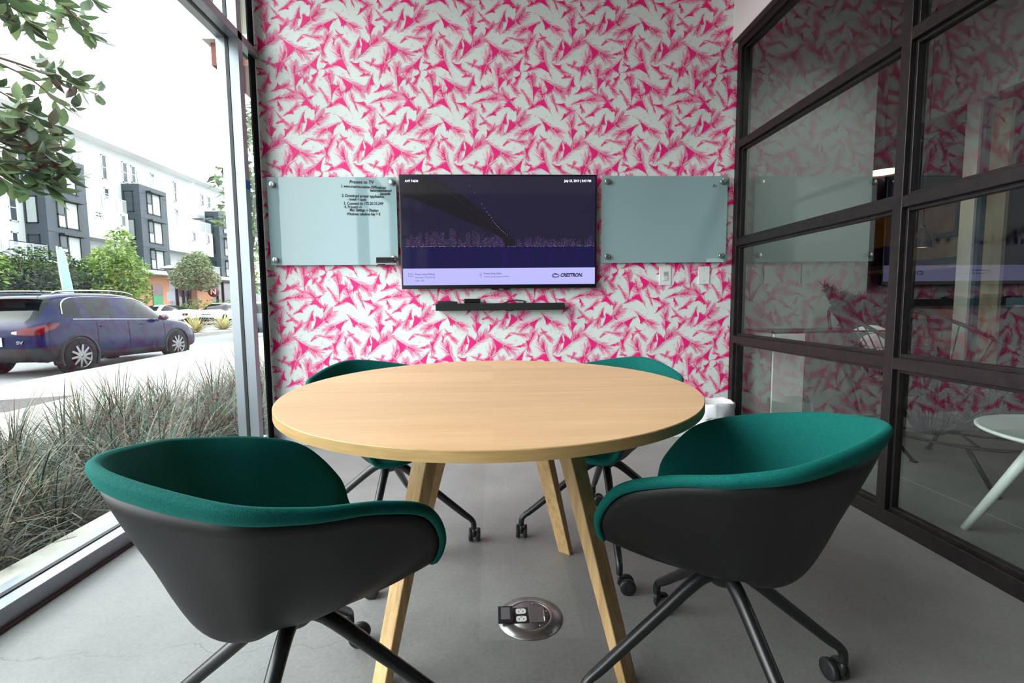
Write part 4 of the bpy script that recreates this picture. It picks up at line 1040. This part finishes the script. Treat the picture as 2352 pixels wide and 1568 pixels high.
# ------------------------------------------------------------------ apartment building across the street
m_stucco = mat('white_stucco', (166, 168, 167), .8); m_gbay = mat('grey_fibre_panel', (52, 58, 65), .7, noise=(1.5, .12)); m_orange = mat('orange_stucco', (164, 116, 86), .8)
m_fr_w = mat('white_window_frame', (170, 172, 172), .5); m_fr_d = mat('dark_window_frame', (16, 19, 21), .5); m_pane = mat('reflecting_pane', (54, 62, 66), .15, spec=.35); m_blind = mat('pale_blind', (146, 152, 150), .6)
m_rail = glassmat('balcony_glass', (226, 238, 236)); m_door_g = mat('green_door', (14, 118, 66), .5); m_shop = mat('shop_window', (46, 44, 50), .15, spec=.6)
bd = thing('apartment_building', 'white apartment building with grey bay towers across the street', 'building', (-36, 46, -.3))
q = MB(); q.box(-46, -32, 12, 53.2, 3.9, 14.25); q.box(-46, -32.8, 53.2, 78, 3.9, 14.6); q.build('wall', m_stucco, bd)
q = MB(); q.box(-46, -30.7, 12, 53.0, 14.15, 14.55); q.box(-46, -31.6, 53.2, 78, 14.6, 14.9); q.build('roof', mat('white_roof', (222, 222, 220), .7), bd)
q = MB(); q.box(-46, -33.0, 12, 45.0, -.14, 3.9); q.build('ground_floor', m_shop, bd)
for y0, y1 in ((28.5, 31.5), (36.5, 40.0), (44.6, 48.9), (53.0, 55.9)):
    q = MB(); q.box(-34, -32.3, y0, y1, -.14, 3.85); q.build('shopfront_wall', m_orange, bd)
q = MB(); q.box(-46, -32.9, 48.9, 78, -.14, 3.9); q.build('shop_glazing', m_shop, bd)
for y in (49.6, 50.6, 51.6, 52.4, 56.6, 57.8, 59.0):
    q = MB(); q.box(-32.9, -32.75, y, y+.12, -.14, 3.8); q.build('shop_mullion', m_fr_d, bd)
q = MB(); q.box(-33, -30.4, 12, 78, 3.88, 4.22); q.build('podium_slab', m_stucco, bd)
q = MB(); q.box(-32.3, -32.22, 46.2, 47.5, -.1, 2.0); dr = q.build('door', m_door_g, bd); q = MB(); q.box(-32.3, -32.2, 46.15, 47.55, 2.0, 3.0); q.build('transom_light', mat('dark_red_glass', (64, 30, 38), .3), bd)
def wnd(y0, y1, z0, z1, X=-32, dark=False, split=.5, blind=False, face='x', xa=0, xb=0):
    fr = m_fr_d if dark else m_fr_w; q = MB(); t = .07
    if face == 'x':
        q.box(X-.02, X+.05, y0, y1, z0, z0+t); q.box(X-.02, X+.05, y0, y1, z1-t, z1); q.box(X-.02, X+.05, y0, y0+t, z0, z1); q.box(X-.02, X+.05, y1-t, y1, z0, z1)
        if split: q.box(X-.02, X+.045, y0, y1, z0+(z1-z0)*split-.03, z0+(z1-z0)*split+.03)
        o = q.build('window', fr, bd); q = MB(); q.box(X-.01, X+.02, y0+t, y1-t, z0+t, z1-t); q.build('pane', m_blind if blind else m_pane, o)
    else:
        y = y0; q.box(xa, xb, y-.05, y+.02, z0, z0+t); q.box(xa, xb, y-.05, y+.02, z1-t, z1); q.box(xa, xa+t, y-.05, y+.02, z0, z1); q.box(xb-t, xb, y-.05, y+.02, z0, z1)
        o = q.build('window', fr, bd); q = MB(); q.box(xa+t, xb-t, y-.02, y+.01, z0+t, z1-t); q.build('pane', m_blind if blind else m_pane, o)
for y0, y1, z0, z1 in ((37.8,38.35,12.3,13.5),(41.0,41.5,11.5,13.5),(43.2,43.75,11.8,13.55),(44.2,44.7,12.0,13.5),(46.6,47.1,12.4,13.5),(49.8,50.2,11.5,13.5),(41.05,41.55,9.88,10.83),(49.8,50.26,10,10.8),(33.1,33.65,6.75,8.6),(33.1,33.55,4.3,6.05),(29.5,30.1,6.75,8.6),(30.0,30.6,12.0,13.5),(33.5,34.1,12.0,13.5)): wnd(y0, y1, z0, z1)
for y0, y1, z0, z1 in ((53.9,54.4,11.6,13.5),(55.6,56.1,12.3,13.6),(56.8,57.4,12.3,13.6)): wnd(y0, y1, z0, z1, X=-32.8)
def bay(y0, y1, ztop, wins, side):
    q = MB(); q.box(-32.0, -30.5, y0, y1, 4.2, ztop); q.box(-30.52, -30.47, y0, y1, ztop-.72, ztop-.70); q.box(-30.52, -30.47, y0, y1, 8.75, 8.78); q.box(-30.52, -30.47, y0, y1, 6.25, 6.28)
    q.build('bay_tower', m_gbay, bd)
    for z0, z1 in wins:
        yc0 = y0+.80; yc1 = y0+2.65; X = -30.5
        q = MB(); q.box(X-.02, X+.06, yc0, yc1, z0, z0+.07); q.box(X-.02, X+.06, yc0, yc1, z1-.09, z1); q.box(X-.02, X+.06, yc0, yc0+.07, z0, z1); q.box(X-.02, X+.10, yc1-.22, yc1, z0, z1); q.box(X-.02, X+.06, yc0+.60, yc0+.70, z0, z1); q.box(X-.02, X+.06, yc0, yc0+.62, z0+.85, z0+.95)
        q.box(X-.02, X+.42, yc0, yc1+.05, z1-.02, z1+.10)
        o = q.build('window', m_fr_d, bd); q = MB(); q.box(X-.01, X+.02, yc0+.70, yc1-.22, z0+.07, z1-.09); q.box(X-.01, X+.02, yc0+.07, yc0+.60, z0+.07, z0+.85); q.build('blind', m_blind, o); q = MB(); q.box(X-.01, X+.02, yc0+.07, yc0+.60, z0+.95, z1-.09); q.build('pane', m_pane, o)
    for z0, z1, bl_ in side: wnd(y0, y0, z0, z1, dark=True, blind=bl_, face='y', xa=-31.85, xb=-31.05)
bay(34.1, 37.45, 11.6, ((9.15,11.1),(6.62,8.55),(4.3,6.1)), ((6.75,8.6,True),(4.3,6.0,False),(9.2,10.9,True)))
bay(42.95, 46.35, 11.6, ((9.2,11.1),(6.65,8.6),(4.3,6.05)), ((9.2,11.0,False),(6.8,8.6,True),(4.3,6.0,False)))
bay(54.8, 58.2, 11.5, ((9.2,11.1),(6.65,8.6),(4.3,6.05)), ((9.2,11.0,False),(6.8,8.6,False),(4.3,6.0,False)))
for y0, y1, z0, z1 in ((37.45, 41.5, 6.3, 8.75), (46.35, 53.5, 6.3, 8.8)):
    q = MB(); q.box(-32, -30.55, y0, y1, z0, z1); q.build('terrace_block', m_stucco, bd)
for y0, y1, z0, z1 in ((42.2-.9, 42.7-.9, 7.6, 8.55), (38.9, 39.1, 8.0, 8.3), (39.2, 39.4, 8.0, 8.3), (50.0, 50.5, 7.6, 8.55), (52.4, 52.9, 7.6, 8.6)): wnd(y0-.6 if y0 < 45 else y0, y1-.6 if y0 < 45 else y1, z0, z1, X=-30.55, split=0)
for y0, y1, z in ((37.5, 41.5, 8.75), (46.4, 53.4, 8.8), (34.2, 37.4, 11.6), (43.0, 46.3, 11.6), (31.5, 37.4, 4.22), (42.9, 46.0, 4.22), (50.5, 58, 4.22), (37.5, 39.5, 6.3), (29.5, 34.0, 4.22)):
    X = -30.62
    q = MB(); q.box(X-.02, X+.02, y0, y1, z, z+1.02); r_ = q.build('balcony_glass', m_rail, bd)
    q = MB(); q.box(X-.03, X+.03, y0, y1, z+1.02, z+1.06)
    for k in range(int((y1-y0)/1.5)+1): q.box(X-.03, X+.03, y0+1.5*k, y0+1.5*k+.05, z, z+1.02)
    q.build('handrail', mat('rail_metal', (150, 156, 160), .4, metal=.6), r_)
q = MB(); q.prism([(0, 0), (1.7, .42), (1.7, .50), (0, .16)], lambda u, v, d: (-30.9+d, 51.6+u, 10.0+v), -.6, .6); q.tube([(-30.9, 53.2, 8.8), (-30.9, 53.2, 10.4)], .04, 6)
tag(q.build('patio_umbrella', mat('dark_canvas', (56, 64, 72), .8), origin=(-30.9, 52.4, 8.8)), 'dark slanted parasol on the far white terrace of the apartment building', 'parasol')
# hanging round sign
sg = thing('shop_sign', 'round dark shop sign with one pale letter projecting from the orange wall', 'sign', (-31.7, 54.3, 2.2))
q = MB(); q.lathe([(0, -.06), (.62, -.06), (.62, .06), (0, .06)], (-31.2, 54.2, 2.55), 32, axis='y'); q.box(-32.3, -31.7, 54.17, 54.23, 2.5, 2.6); q.build('disc', mat('sign_maroon', (92, 40, 48), .5), sg)
text('letter', 'N', .85, (-31.2, 54.13, 2.25), mat('sign_letter', (232, 214, 214), .5), sg, align='CENTER', fat=.015)

# ------------------------------------------------------------------ street furniture
lp = thing('street_lamp', 'slim grey street lamp with a flat cap before the orange wall', 'street lamp', (-24.6, 37.2, -.14))
q = MB(); q.tube([(-24.6, 37.2, -.14), (-24.6, 37.2, 3.35)], [.10, .07], 12); q.build('pole', mat('lamp_grey', (128, 136, 140), .5), lp)
q = MB(); q.lathe([(.09, 3.35), (.26, 3.75), (.26, 3.8), (0, 3.8)], (-24.6, 37.2, 0), 20); q.build('lantern', mat('lantern_glass', (120, 128, 130), .3), lp)
q = MB(); q.lathe([(0, 3.8), (.62, 3.82), (.58, 3.9), (.1, 4.08), (0, 4.1)], (-24.6, 37.2, 0), 24); q.build('cap', mat('lamp_cap', (160, 164, 166), .5), lp)
q = MB(); q.box(-24.85, -24.3, 37.08, 37.12, 1.35, 2.1); q.build('notice', mat('grey_notice', (150, 152, 160), .5), lp)
bn = thing('feather_banner', 'tall narrow green feather banner standing behind the roof of the blue car', 'banner', (-12.3, 14.25, -.17))
q = MB(); P = catmull([(-12.42, 14.2, 2.72), (-12.40, 14.2, 2.2), (-12.3, 14.2, 1.4), (-12.2, 14.2, .5)], 6)
for i in range(len(P)-1):
    a, b = P[i], P[i+1]; wa = .16*min(1, .25+i/6); wb_ = .16*min(1, .25+(i+1)/6); q.add([(a.x-wa*.5, a.y-.01, a.z), (a.x+wa, a.y-.01, a.z), (b.x+wb_, b.y-.01, b.z), (b.x-wb_*.5, b.y-.01, b.z), (a.x-wa*.5, a.y+.01, a.z), (a.x+wa, a.y+.01, a.z), (b.x+wb_, b.y+.01, b.z), (b.x-wb_*.5, b.y+.01, b.z)], [(0,1,2,3),(7,6,5,4),(0,3,7,4),(1,5,6,2)])
q.build('flag', mat('banner_green', (128, 176, 148), .6), bn)
q = MB(); q.tube([(-12.52, 14.22, 2.75), (-12.5, 14.22, 2.0), (-12.3, 14.22, -.17)], .02, 6); q.build('pole', m_fr_w, bn)

# own building: canopy beam outside the glass
q = MB(); q.box(-2.295, -1.76, 4.16, 7.4, 2.985, 3.165); q.box(-2.335, -1.74, 4.10, 7.5, 3.165, 3.205, 1)
tag(q.build('canopy_beam', [mat('terracotta_metal', (112, 48, 38), .6), mat('beam_flashing', (214, 210, 206), .5)], origin=(-2.0, 5.5, 2.985)), 'terracotta box beam of the building canopy outside behind the metal window post', 'beam')
q = MB(); q.box(-2.26, -1.70, 3.55, 9, 3.36, 3.5); struct(q.build('trim_4', mat('cream_soffit', (176, 170, 152), .7)))
q = MB(); q.box(-1.585, -1.55, 3.435, 3.60, -.3, 3.6); q.box(-1.60, 8.3, 3.545, 3.60, ZC-.2, 3.6); struct(q.build('wall_outer', m_stucco))

# ------------------------------------------------------------------ cars
m_blue = mat('deep_blue_metallic', (5, 9, 46), .2, coat=.05, spec=.12); m_carw = mat('white_car_paint', (168, 170, 172), .25, coat=.5); m_card = mat('dark_car_paint', (34, 44, 58), .25, coat=.4)
m_cglass = mat('tinted_car_glass', (8, 11, 13), .06, spec=.14); m_clad = mat('black_cladding', (15, 16, 18), .6, spec=.2); m_chrome = mat('chrome_trim', (130, 132, 136), .2, metal=1.0)
m_rubber = mat('tyre_rubber', (11, 11, 12), .8, spec=.15); m_rim = mat('alloy_rim', (112, 112, 114), .3, metal=.9); m_tl = mat('red_lamp_glass', (74, 2, 6), .12, spec=.25); m_hl = mat('clear_lamp_glass', (214, 222, 228), .08, spec=.8)
def car_body(root, st, paint, floor_mat, glass_from, glass_to, pillars, ws, rw, clad_rings=1):
    """st: stations (x, zb, zbelt, zroof, wb, wbelt, wroof). Rings right -> over the roof -> left"""
    rows = []
    for x, zb, zl, zr, wb_, wl, wr in st:
        half = [(wb_*.80, zb), (wb_*.97, zb+.03), (wb_, zb+.13), (wb_+.005, zb+(zl-zb)*.45), (max(wl, wb_-.01), zb+(zl-zb)*.78), (wl, zl), (wr+.015, zr-.055 if zr-zl > .2 else zl+(zr-zl)*.5), (wr*.86, zr-.012), (wr*.45, zr)]
        ring_ = [(x, -w_, z) for w_, z in half] + [(x, 0, zr+.004)] + [(x, w_, z) for w_, z in half[::-1]]
        rows.append(ring_)
    n = len(rows[0]); q = MB(); v = [p for r in rows for p in r]; fs = []; ms = []
    for i in range(len(rows)-1):
        xm = (st[i][0]+st[i+1][0])/2
        for j in range(n-1):
            m_ = 0
            if j in (0, 1, n-2, n-3): m_ = 1
            if j in (5, n-7) and glass_from <= xm <= glass_to and not any(abs(xm-p) < w_ for p, w_ in pillars): m_ = 2
            if 6 <= j <= n-8 and (ws[0] <= xm <= ws[1] or rw[0] <= xm <= rw[1]): m_ = 2
            fs.append((i*n+j, i*n+j+1, (i+1)*n+j+1, (i+1)*n+j)); ms.append(m_)
        fs.append((i*n, (i+1)*n, (i+1)*n+n-1, i*n+n-1)); ms.append(1)
    for f, m_ in zip(fs, ms): q.f.append(list(f)); q.m.append(m_); q.sm.append(True)
    q.v = v
    q.f.append(list(range(n))[::-1]); q.m.append(0); q.sm.append(True); L0 = (len(rows)-1)*n; q.f.append([L0+j for j in range(n)]); q.m.append(0); q.sm.append(True)
    o = q.build('body', [paint, floor_mat, m_cglass], root, sub=2)
    return o
def wheel(root, x, y, r, wd, side, spokes=10):
    t = MB(); t.lathe([(r*.66, -wd/2), (r*.93, -wd/2), (r, -wd/2+.03), (r, wd/2-.03), (r*.93, wd/2), (r*.66, wd/2)], (x, y, r), 40, axis='y', cap=False)
    o = t.build('wheel', m_rubber, root)
    q = MB(); yo = y+side*(wd/2-.012)
    q.lathe([(r*.60, yo-side*.06), (r*.69, yo-side*.02), (r*.69, yo+side*.008), (r*.655, yo+side*.008), (r*.63, yo-side*.03)], (x, 0, r), 40, axis='y', cap=False)
    for k in range(spokes):
        a = 2*pi*k/spokes+.15
        q.bar((x+r*.08*cos(a), yo-side*.004, r+r*.08*sin(a)), (x+r*.64*cos(a), yo-side*.006, r+r*.64*sin(a)), .050, .022, up=(0, 1, 0), w2=.040)
    q.lathe([(0, yo+side*.004), (.045, yo+side*.002), (.06, yo-side*.02)], (x, 0, r), 16, axis='y'); q.build('rim', m_rim, o)
    q = MB(); q.lathe([(0, yo-side*.09), (r*.64, yo-side*.088)], (x, 0, r), 24, axis='y'); q.build('brake_shadow', m_clad, o)
    return o
def project(bvh, poly, axis, sgn, off=.006, n=10):
    """lay a polygon of 2-D points on the body surface; axis 'y': points are (x, z) seen from the side"""
    us = [p[0] for p in poly]; q = MB(); k = len(poly)//2
    top = catmull([(a, b, 0) for a, b in poly[:k]], 5); bot = catmull([(a, b, 0) for a, b in poly[k:][::-1]], 5); n2 = max(len(top), len(bot)); rows = []
    for i in range(n2):
        a = top[min(i, len(top)-1)]; b = bot[min(i, len(bot)-1)]; r = []
        for j in range(n+1):
            u, v = a.lerp(b, j/n)[:2]
            if axis == 'y': o_, d_ = Vector((u, sgn*3, v)), Vector((0, -sgn, 0))
            else: o_, d_ = Vector((sgn*8, u, v)), Vector((-sgn, 0, 0))
            h = bvh.ray_cast(o_, d_)
            p = h[0] if h[0] is not None else Vector((u, sgn*.8, v)) if axis == 'y' else Vector((0, u, v))
            nn = h[1] if h[1] is not None else -d_
            if nn.dot(d_) > 0: nn = -nn
            r.append(p+nn*off)
        rows.append(r)
    grid(q, rows, False); return q
def bvh_of(o):
    dg = bpy.context.evaluated_depsgraph_get(); e_ = o.evaluated_get(dg); me = e_.to_mesh(); b = BVHTree.FromPolygons([v.co.copy() for v in me.vertices], [tuple(p.vertices) for p in me.polygons]); e_.to_mesh_clear(); return b
def arch(root, x, y, r, side, m_, r0=.345):
    q = MB(); A = [R(a) for a in range(-28, 209, 8)]; yo = y
    rows = []
    for a in A: rows.append([(x+rr*cos(a), yo+side*d, r0+rr*sin(a)) for rr, d in ((r-.055, -.20), (r-.055, .0), (r-.05, .022), (r, .022), (r+.008, .0), (r+.008, -.08))])
    grid(q, rows, False); q.build('wheel_arch', m_, root)
    q = MB(); q.lathe([(0, yo-side*.16), (r-.05, yo-side*.158)], (x, 0, r0), 32, axis='y'); q.build('arch_liner', m_rubber, root)

def car_frame(root, loc, head): root.location = loc; root.rotation_euler = (0, 0, head)

# the blue crossover: built along +x (rear at 0), right side is -y
suv = thing('car', 'deep blue crossover car parked at the kerb outside the street window', 'car', (0, 0, 0))
ST = [(0.00,.42,.80,.86,.55,.60,.50),(0.03,.34,.90,.94,.74,.74,.60),(0.12,.30,.98,1.03,.84,.82,.64),(.24,.28,1.03,1.13,.88,.86,.66),(.42,.27,1.055,1.40,.895,.875,.60),(.55,.26,1.06,1.515,.90,.885,.60),(.80,.26,1.055,1.555,.905,.89,.61),(.98,.25,1.05,1.572,.905,.892,.615),(1.06,.25,1.045,1.578,.905,.892,.618),(1.20,.24,1.04,1.584,.905,.892,.62),(1.80,.22,1.02,1.59,.905,.892,.63),(1.92,.22,1.015,1.588,.905,.892,.63),(2.05,.22,1.01,1.585,.905,.892,.63),(2.50,.22,.995,1.545,.905,.89,.62),(2.85,.22,.985,1.42,.905,.885,.60),(3.05,.22,.975,1.29,.905,.88,.60),(3.25,.22,.965,1.12,.905,.875,.62),(3.38,.22,.955,1.02,.905,.87,.66),(3.70,.22,.92,.98,.90,.85,.66),(4.00,.23,.86,.92,.88,.80,.62),(4.22,.25,.74,.82,.82,.72,.52),(4.34,.30,.62,.68,.68,.58,.44),(4.38,.36,.52,.56,.50,.45,.36)]
body = car_body(suv, ST, m_blue, m_clad, .60, 3.22, ((1.02,.05),(1.86,.07),(2.0,.07)), (2.60,3.34), (.14,.54))
bv = bvh_of(body)
for x in (.79, 3.43):
    for sd in (-1, 1):
        wheel(suv, x, sd*.815, .345, .225, sd); arch(suv, x, sd*.895, .42, sd, m_clad)
q = project(bv, [(1.15,.40),(2.1,.36),(3.05,.36),(3.05,.20),(2.1,.22),(1.15,.22)], 'y', -1, .012); q.build('sill_cladding', m_clad, suv)
q = project(bv, [(.08,.56),(.2,.57),(.42,.56),(.42,.30),(.2,.28),(.08,.33)], 'y', -1, .010); q.build('bumper_cladding', m_clad, suv)
q = project(bv, [(-.80,.55),(0,.56),(.80,.55),(.80,.36),(0,.36),(-.80,.36)], 'x', -1, .012); q.build('bumper_cladding', m_clad, suv)
q = project(bv, [(.03,.90),(.16,.965),(.40,1.00),(.44,.985),(.34,.90),(.20,.85),(.12,.80),(.03,.80)], 'y', -1, .012); q.build('tail_lamp', m_tl, suv)
q = project(bv, [(-.84,.93),(-.66,.92),(-.44,.86),(-.44,.82),(-.66,.79),(-.84,.80)], 'x', -1, .012); q.build('tail_lamp', m_tl, suv)
q = project(bv, [(-.52,.865),(-.47,.86),(-.43,.855),(-.43,.825),(-.47,.82),(-.52,.81)], 'x', -1, .014); q.build('reversing_lamp', m_hl, suv)
q = project(bv, [(.72,1.066),(1.5,1.041),(3.2,.981),(3.2,.972),(1.5,1.032),(.72,1.056)], 'y', -1, .006); q.build('belt_trim', m_chrome, suv)
q = project(bv, [(.56,1.16),(.74,1.42),(1.2,1.50),(2.4,1.47),(2.95,1.30),(3.22,1.09),(3.21,1.08),(2.93,1.288),(2.39,1.459),(1.2,1.488),(.755,1.408),(.578,1.16)], 'y', -1, .008); q.build('window_trim', m_chrome, suv)
for x in (1.28, 2.32):
    q = project(bv, [(x,.905),(x+.1,.912),(x+.22,.905),(x+.22,.885),(x+.1,.88),(x,.885)], 'y', -1, .022); q.build('door_handle', m_blue, suv)
for x in (1.20, 1.98, 3.02):
    q = project(bv, [(x,.98),(x+.004,.985),(x+.008,.98),(x+.008,.34),(x+.004,.34),(x,.34)], 'y', -1, .003); q.build('door_gap', m_rubber, suv)
q = MB(); q.tube(catmull([(.62, -.60, 1.545), (.75, -.615, 1.600), (1.6, -.635, 1.628), (2.2, -.625, 1.610), (2.50, -.60, 1.545)], 6), .017, 8); q.build('roof_rail', m_chrome, suv)
q = MB(); q.tube(catmull([(.62, .60, 1.545), (.75, .615, 1.600), (1.6, .635, 1.628), (2.2, .625, 1.610), (2.50, .60, 1.545)], 6), .017, 8); q.build('roof_rail', m_chrome, suv)
q = MB(); q.tube([(.98, -.1, 1.575), (.55, -.16, 1.80)], [.008, .004], 6); q.build('aerial', m_clad, suv)
q = MB(); q.ball((2.88, -1.01, 1.04), .115, 16, 10, sz=.70, sx=.75, sy=.95); q.bar((2.92, -.88, .99), (2.90, -.97, 1.02), .10, .05); q.build('door_mirror', mat('dark_mirror_housing', (70, 22, 40), .2, coat=1), suv)
q = MB(); q.bar((.36, -.52, 1.53), (.36, .52, 1.53), .30, .035, up=(0, 0, 1)); q.build('spoiler', m_blue, suv, bevel=.012)
q = project(bv, [(3.86,.80),(4.05,.80),(4.2,.74),(4.24,.68),(4.1,.70),(3.92,.74)], 'y', -1, .010); q.build('headlamp', m_hl, suv)
q = MB(); q.box(-.035, -.015, -.26, .26, .60, .76); pt_ = q.build('number_plate', mat('plate_white', (226, 232, 236), .4), suv)
q = MB(); q.bar((.06, -.75, .62), (.02, .75, .62), .02, .012); q.build('chrome_strip', m_chrome, suv)
hb = bv.ray_cast(Vector((-5, -.56, .66)), Vector((1, 0, 0)))
text('badge', 'SV', .075, ((hb[0].x if hb[0] else .05)-.012, -.50, .64), m_chrome, suv, rot=(pi/2, 0, -pi/2), sx=1.5, fat=.003, depth=.004)
hd = math.atan2(12.02-9.41, -7.905+8.02); car_frame(suv, (0, 0, 0), hd)
o_ = Vector((-8.0, 9.43, -.30)); d_ = Vector((cos(hd), sin(hd), 0)); l_ = Vector((-sin(hd), cos(hd), 0))
suv.location = o_ - d_*.79 + l_*.925 + Vector((0, 0, 0))

def plain_car(lb, loc, hd, paint, ST, gl, pil, ws, rw, wheels, grp=None, extra=None):
    c = thing('car', lb, 'car', (0, 0, 0), grp)
    b = car_body(c, ST, paint, m_clad, gl[0], gl[1], pil, ws, rw); bb = bvh_of(b)
    for x in wheels:
        for sd in (-1, 1):
            wheel(c, x, sd*.80, .325, .21, sd); arch(c, x, sd*.875, .385, sd, m_clad, .325)
    if extra: extra(c, bb)
    c.location = loc; c.rotation_euler = (0, 0, hd); return c
COUPE = [(0,.45,.85,.90,.60,.62,.5),(.08,.32,.98,1.02,.80,.78,.6),(.45,.26,1.00,1.06,.90,.86,.64),(.80,.24,.99,1.14,.91,.86,.58),(1.2,.22,.98,1.27,.91,.86,.55),(1.55,.20,.97,1.34,.91,.86,.55),(1.75,.20,.965,1.36,.91,.86,.55),(2.2,.20,.95,1.37,.91,.86,.56),(2.6,.20,.94,1.32,.91,.86,.56),(2.95,.20,.93,1.15,.91,.86,.58),(3.2,.20,.92,.99,.91,.85,.64),(3.9,.2,.88,.94,.90,.82,.64),(4.5,.22,.80,.86,.86,.76,.58),(4.72,.3,.66,.70,.70,.6,.5)]
HATCH = [(0,.4,.80,.86,.6,.62,.5),(.06,.3,.93,.98,.80,.78,.6),(.25,.27,.97,1.15,.87,.84,.6),(.45,.25,.98,1.38,.88,.85,.58),(.9,.22,.96,1.45,.89,.86,.59),(1.5,.2,.95,1.47,.89,.86,.6),(1.62,.2,.945,1.47,.89,.86,.6),(2.2,.2,.93,1.44,.89,.86,.6),(2.7,.2,.92,1.24,.89,.85,.6),(3.05,.2,.91,.99,.89,.84,.66),(3.6,.2,.87,.92,.88,.82,.64),(4.0,.22,.78,.83,.84,.76,.56),(4.18,.26,.66,.71,.76,.68,.5),(4.25,.3,.55,.58,.66,.6,.46)]
def coupe_x(c, b):
    q = project(b, [(.02,.82),(.08,.83),(.16,.82),(.16,.70),(.08,.69),(.02,.70)], 'y', 1, .01); q.build('tail_lamp', m_tl, c)
def hatch_x(c, b):
    for s in (-1, 1):
        pts = [(s*.80,.74),(s*.66,.735),(s*.44,.70),(s*.44,.64),(s*.66,.62),(s*.80,.66)]
        q = project(b, pts, 'x', 1, .01); q.build('headlamp', m_hl, c)
    q = project(b, [(-.42,.70),(0,.70),(.42,.70),(.42,.66),(0,.655),(-.42,.66)], 'x', 1, .012); q.build('grille', m_clad, c)
    q = project(b, [(-.62,.48),(0,.48),(.62,.48),(.62,.38),(0,.36),(-.62,.38)], 'x', 1, .012); q.build('lower_grille', m_clad, c)
    q = project(b, [(-.24,.58),(0,.58),(.24,.58),(.24,.50),(0,.50),(-.24,.50)], 'x', 1, .02); q.build('number_plate', m_blind, c)
    for s in (-1, 1):
        q = MB(); q.ball((2.75, s*.98, .99), .10, 10, 8, sz=.7, sx=.7, sy=1.1); q.build('door_mirror', m_carw, c)
hd2 = math.atan2(.10, -1.0); plain_car('white coupe parked across the street, its tail showing past the nose of the blue car', Vector((-18.9, 30.6, -.30)), hd2, m_carw, COUPE, (.95, 3.05), ((1.62,.10),), (2.4,3.15), (.55,1.6), (.95, 3.68), None, coupe_x)
hd3 = math.atan2(-1.0, .08); plain_car('white hatchback facing the viewer across the street beside the window post', Vector((-19.6, 36.4, -.30)), hd3, m_carw, HATCH, (.5, 3.0), ((1.56,.08),), (2.25,3.04), (.12,.44), (.62, 3.26), None, hatch_x)
plain_car('dark car seen in the narrow gap beside the black window post', Vector((-8.60, 17.6, -.30)), math.atan2(1, -.02), m_card, HATCH, (.5, 3.0), ((1.56,.08),), (2.25,3.04), (.12,.44), (.62, 3.26))
plain_car('pale car far down the street beyond the dark one in the window gap', Vector((-14.2, 30.0, -.30)), math.atan2(1, -.05), m_carw, HATCH, (.5, 3.0), ((1.56,.08),), (2.25,3.04), (.12,.44), (.62, 3.26))
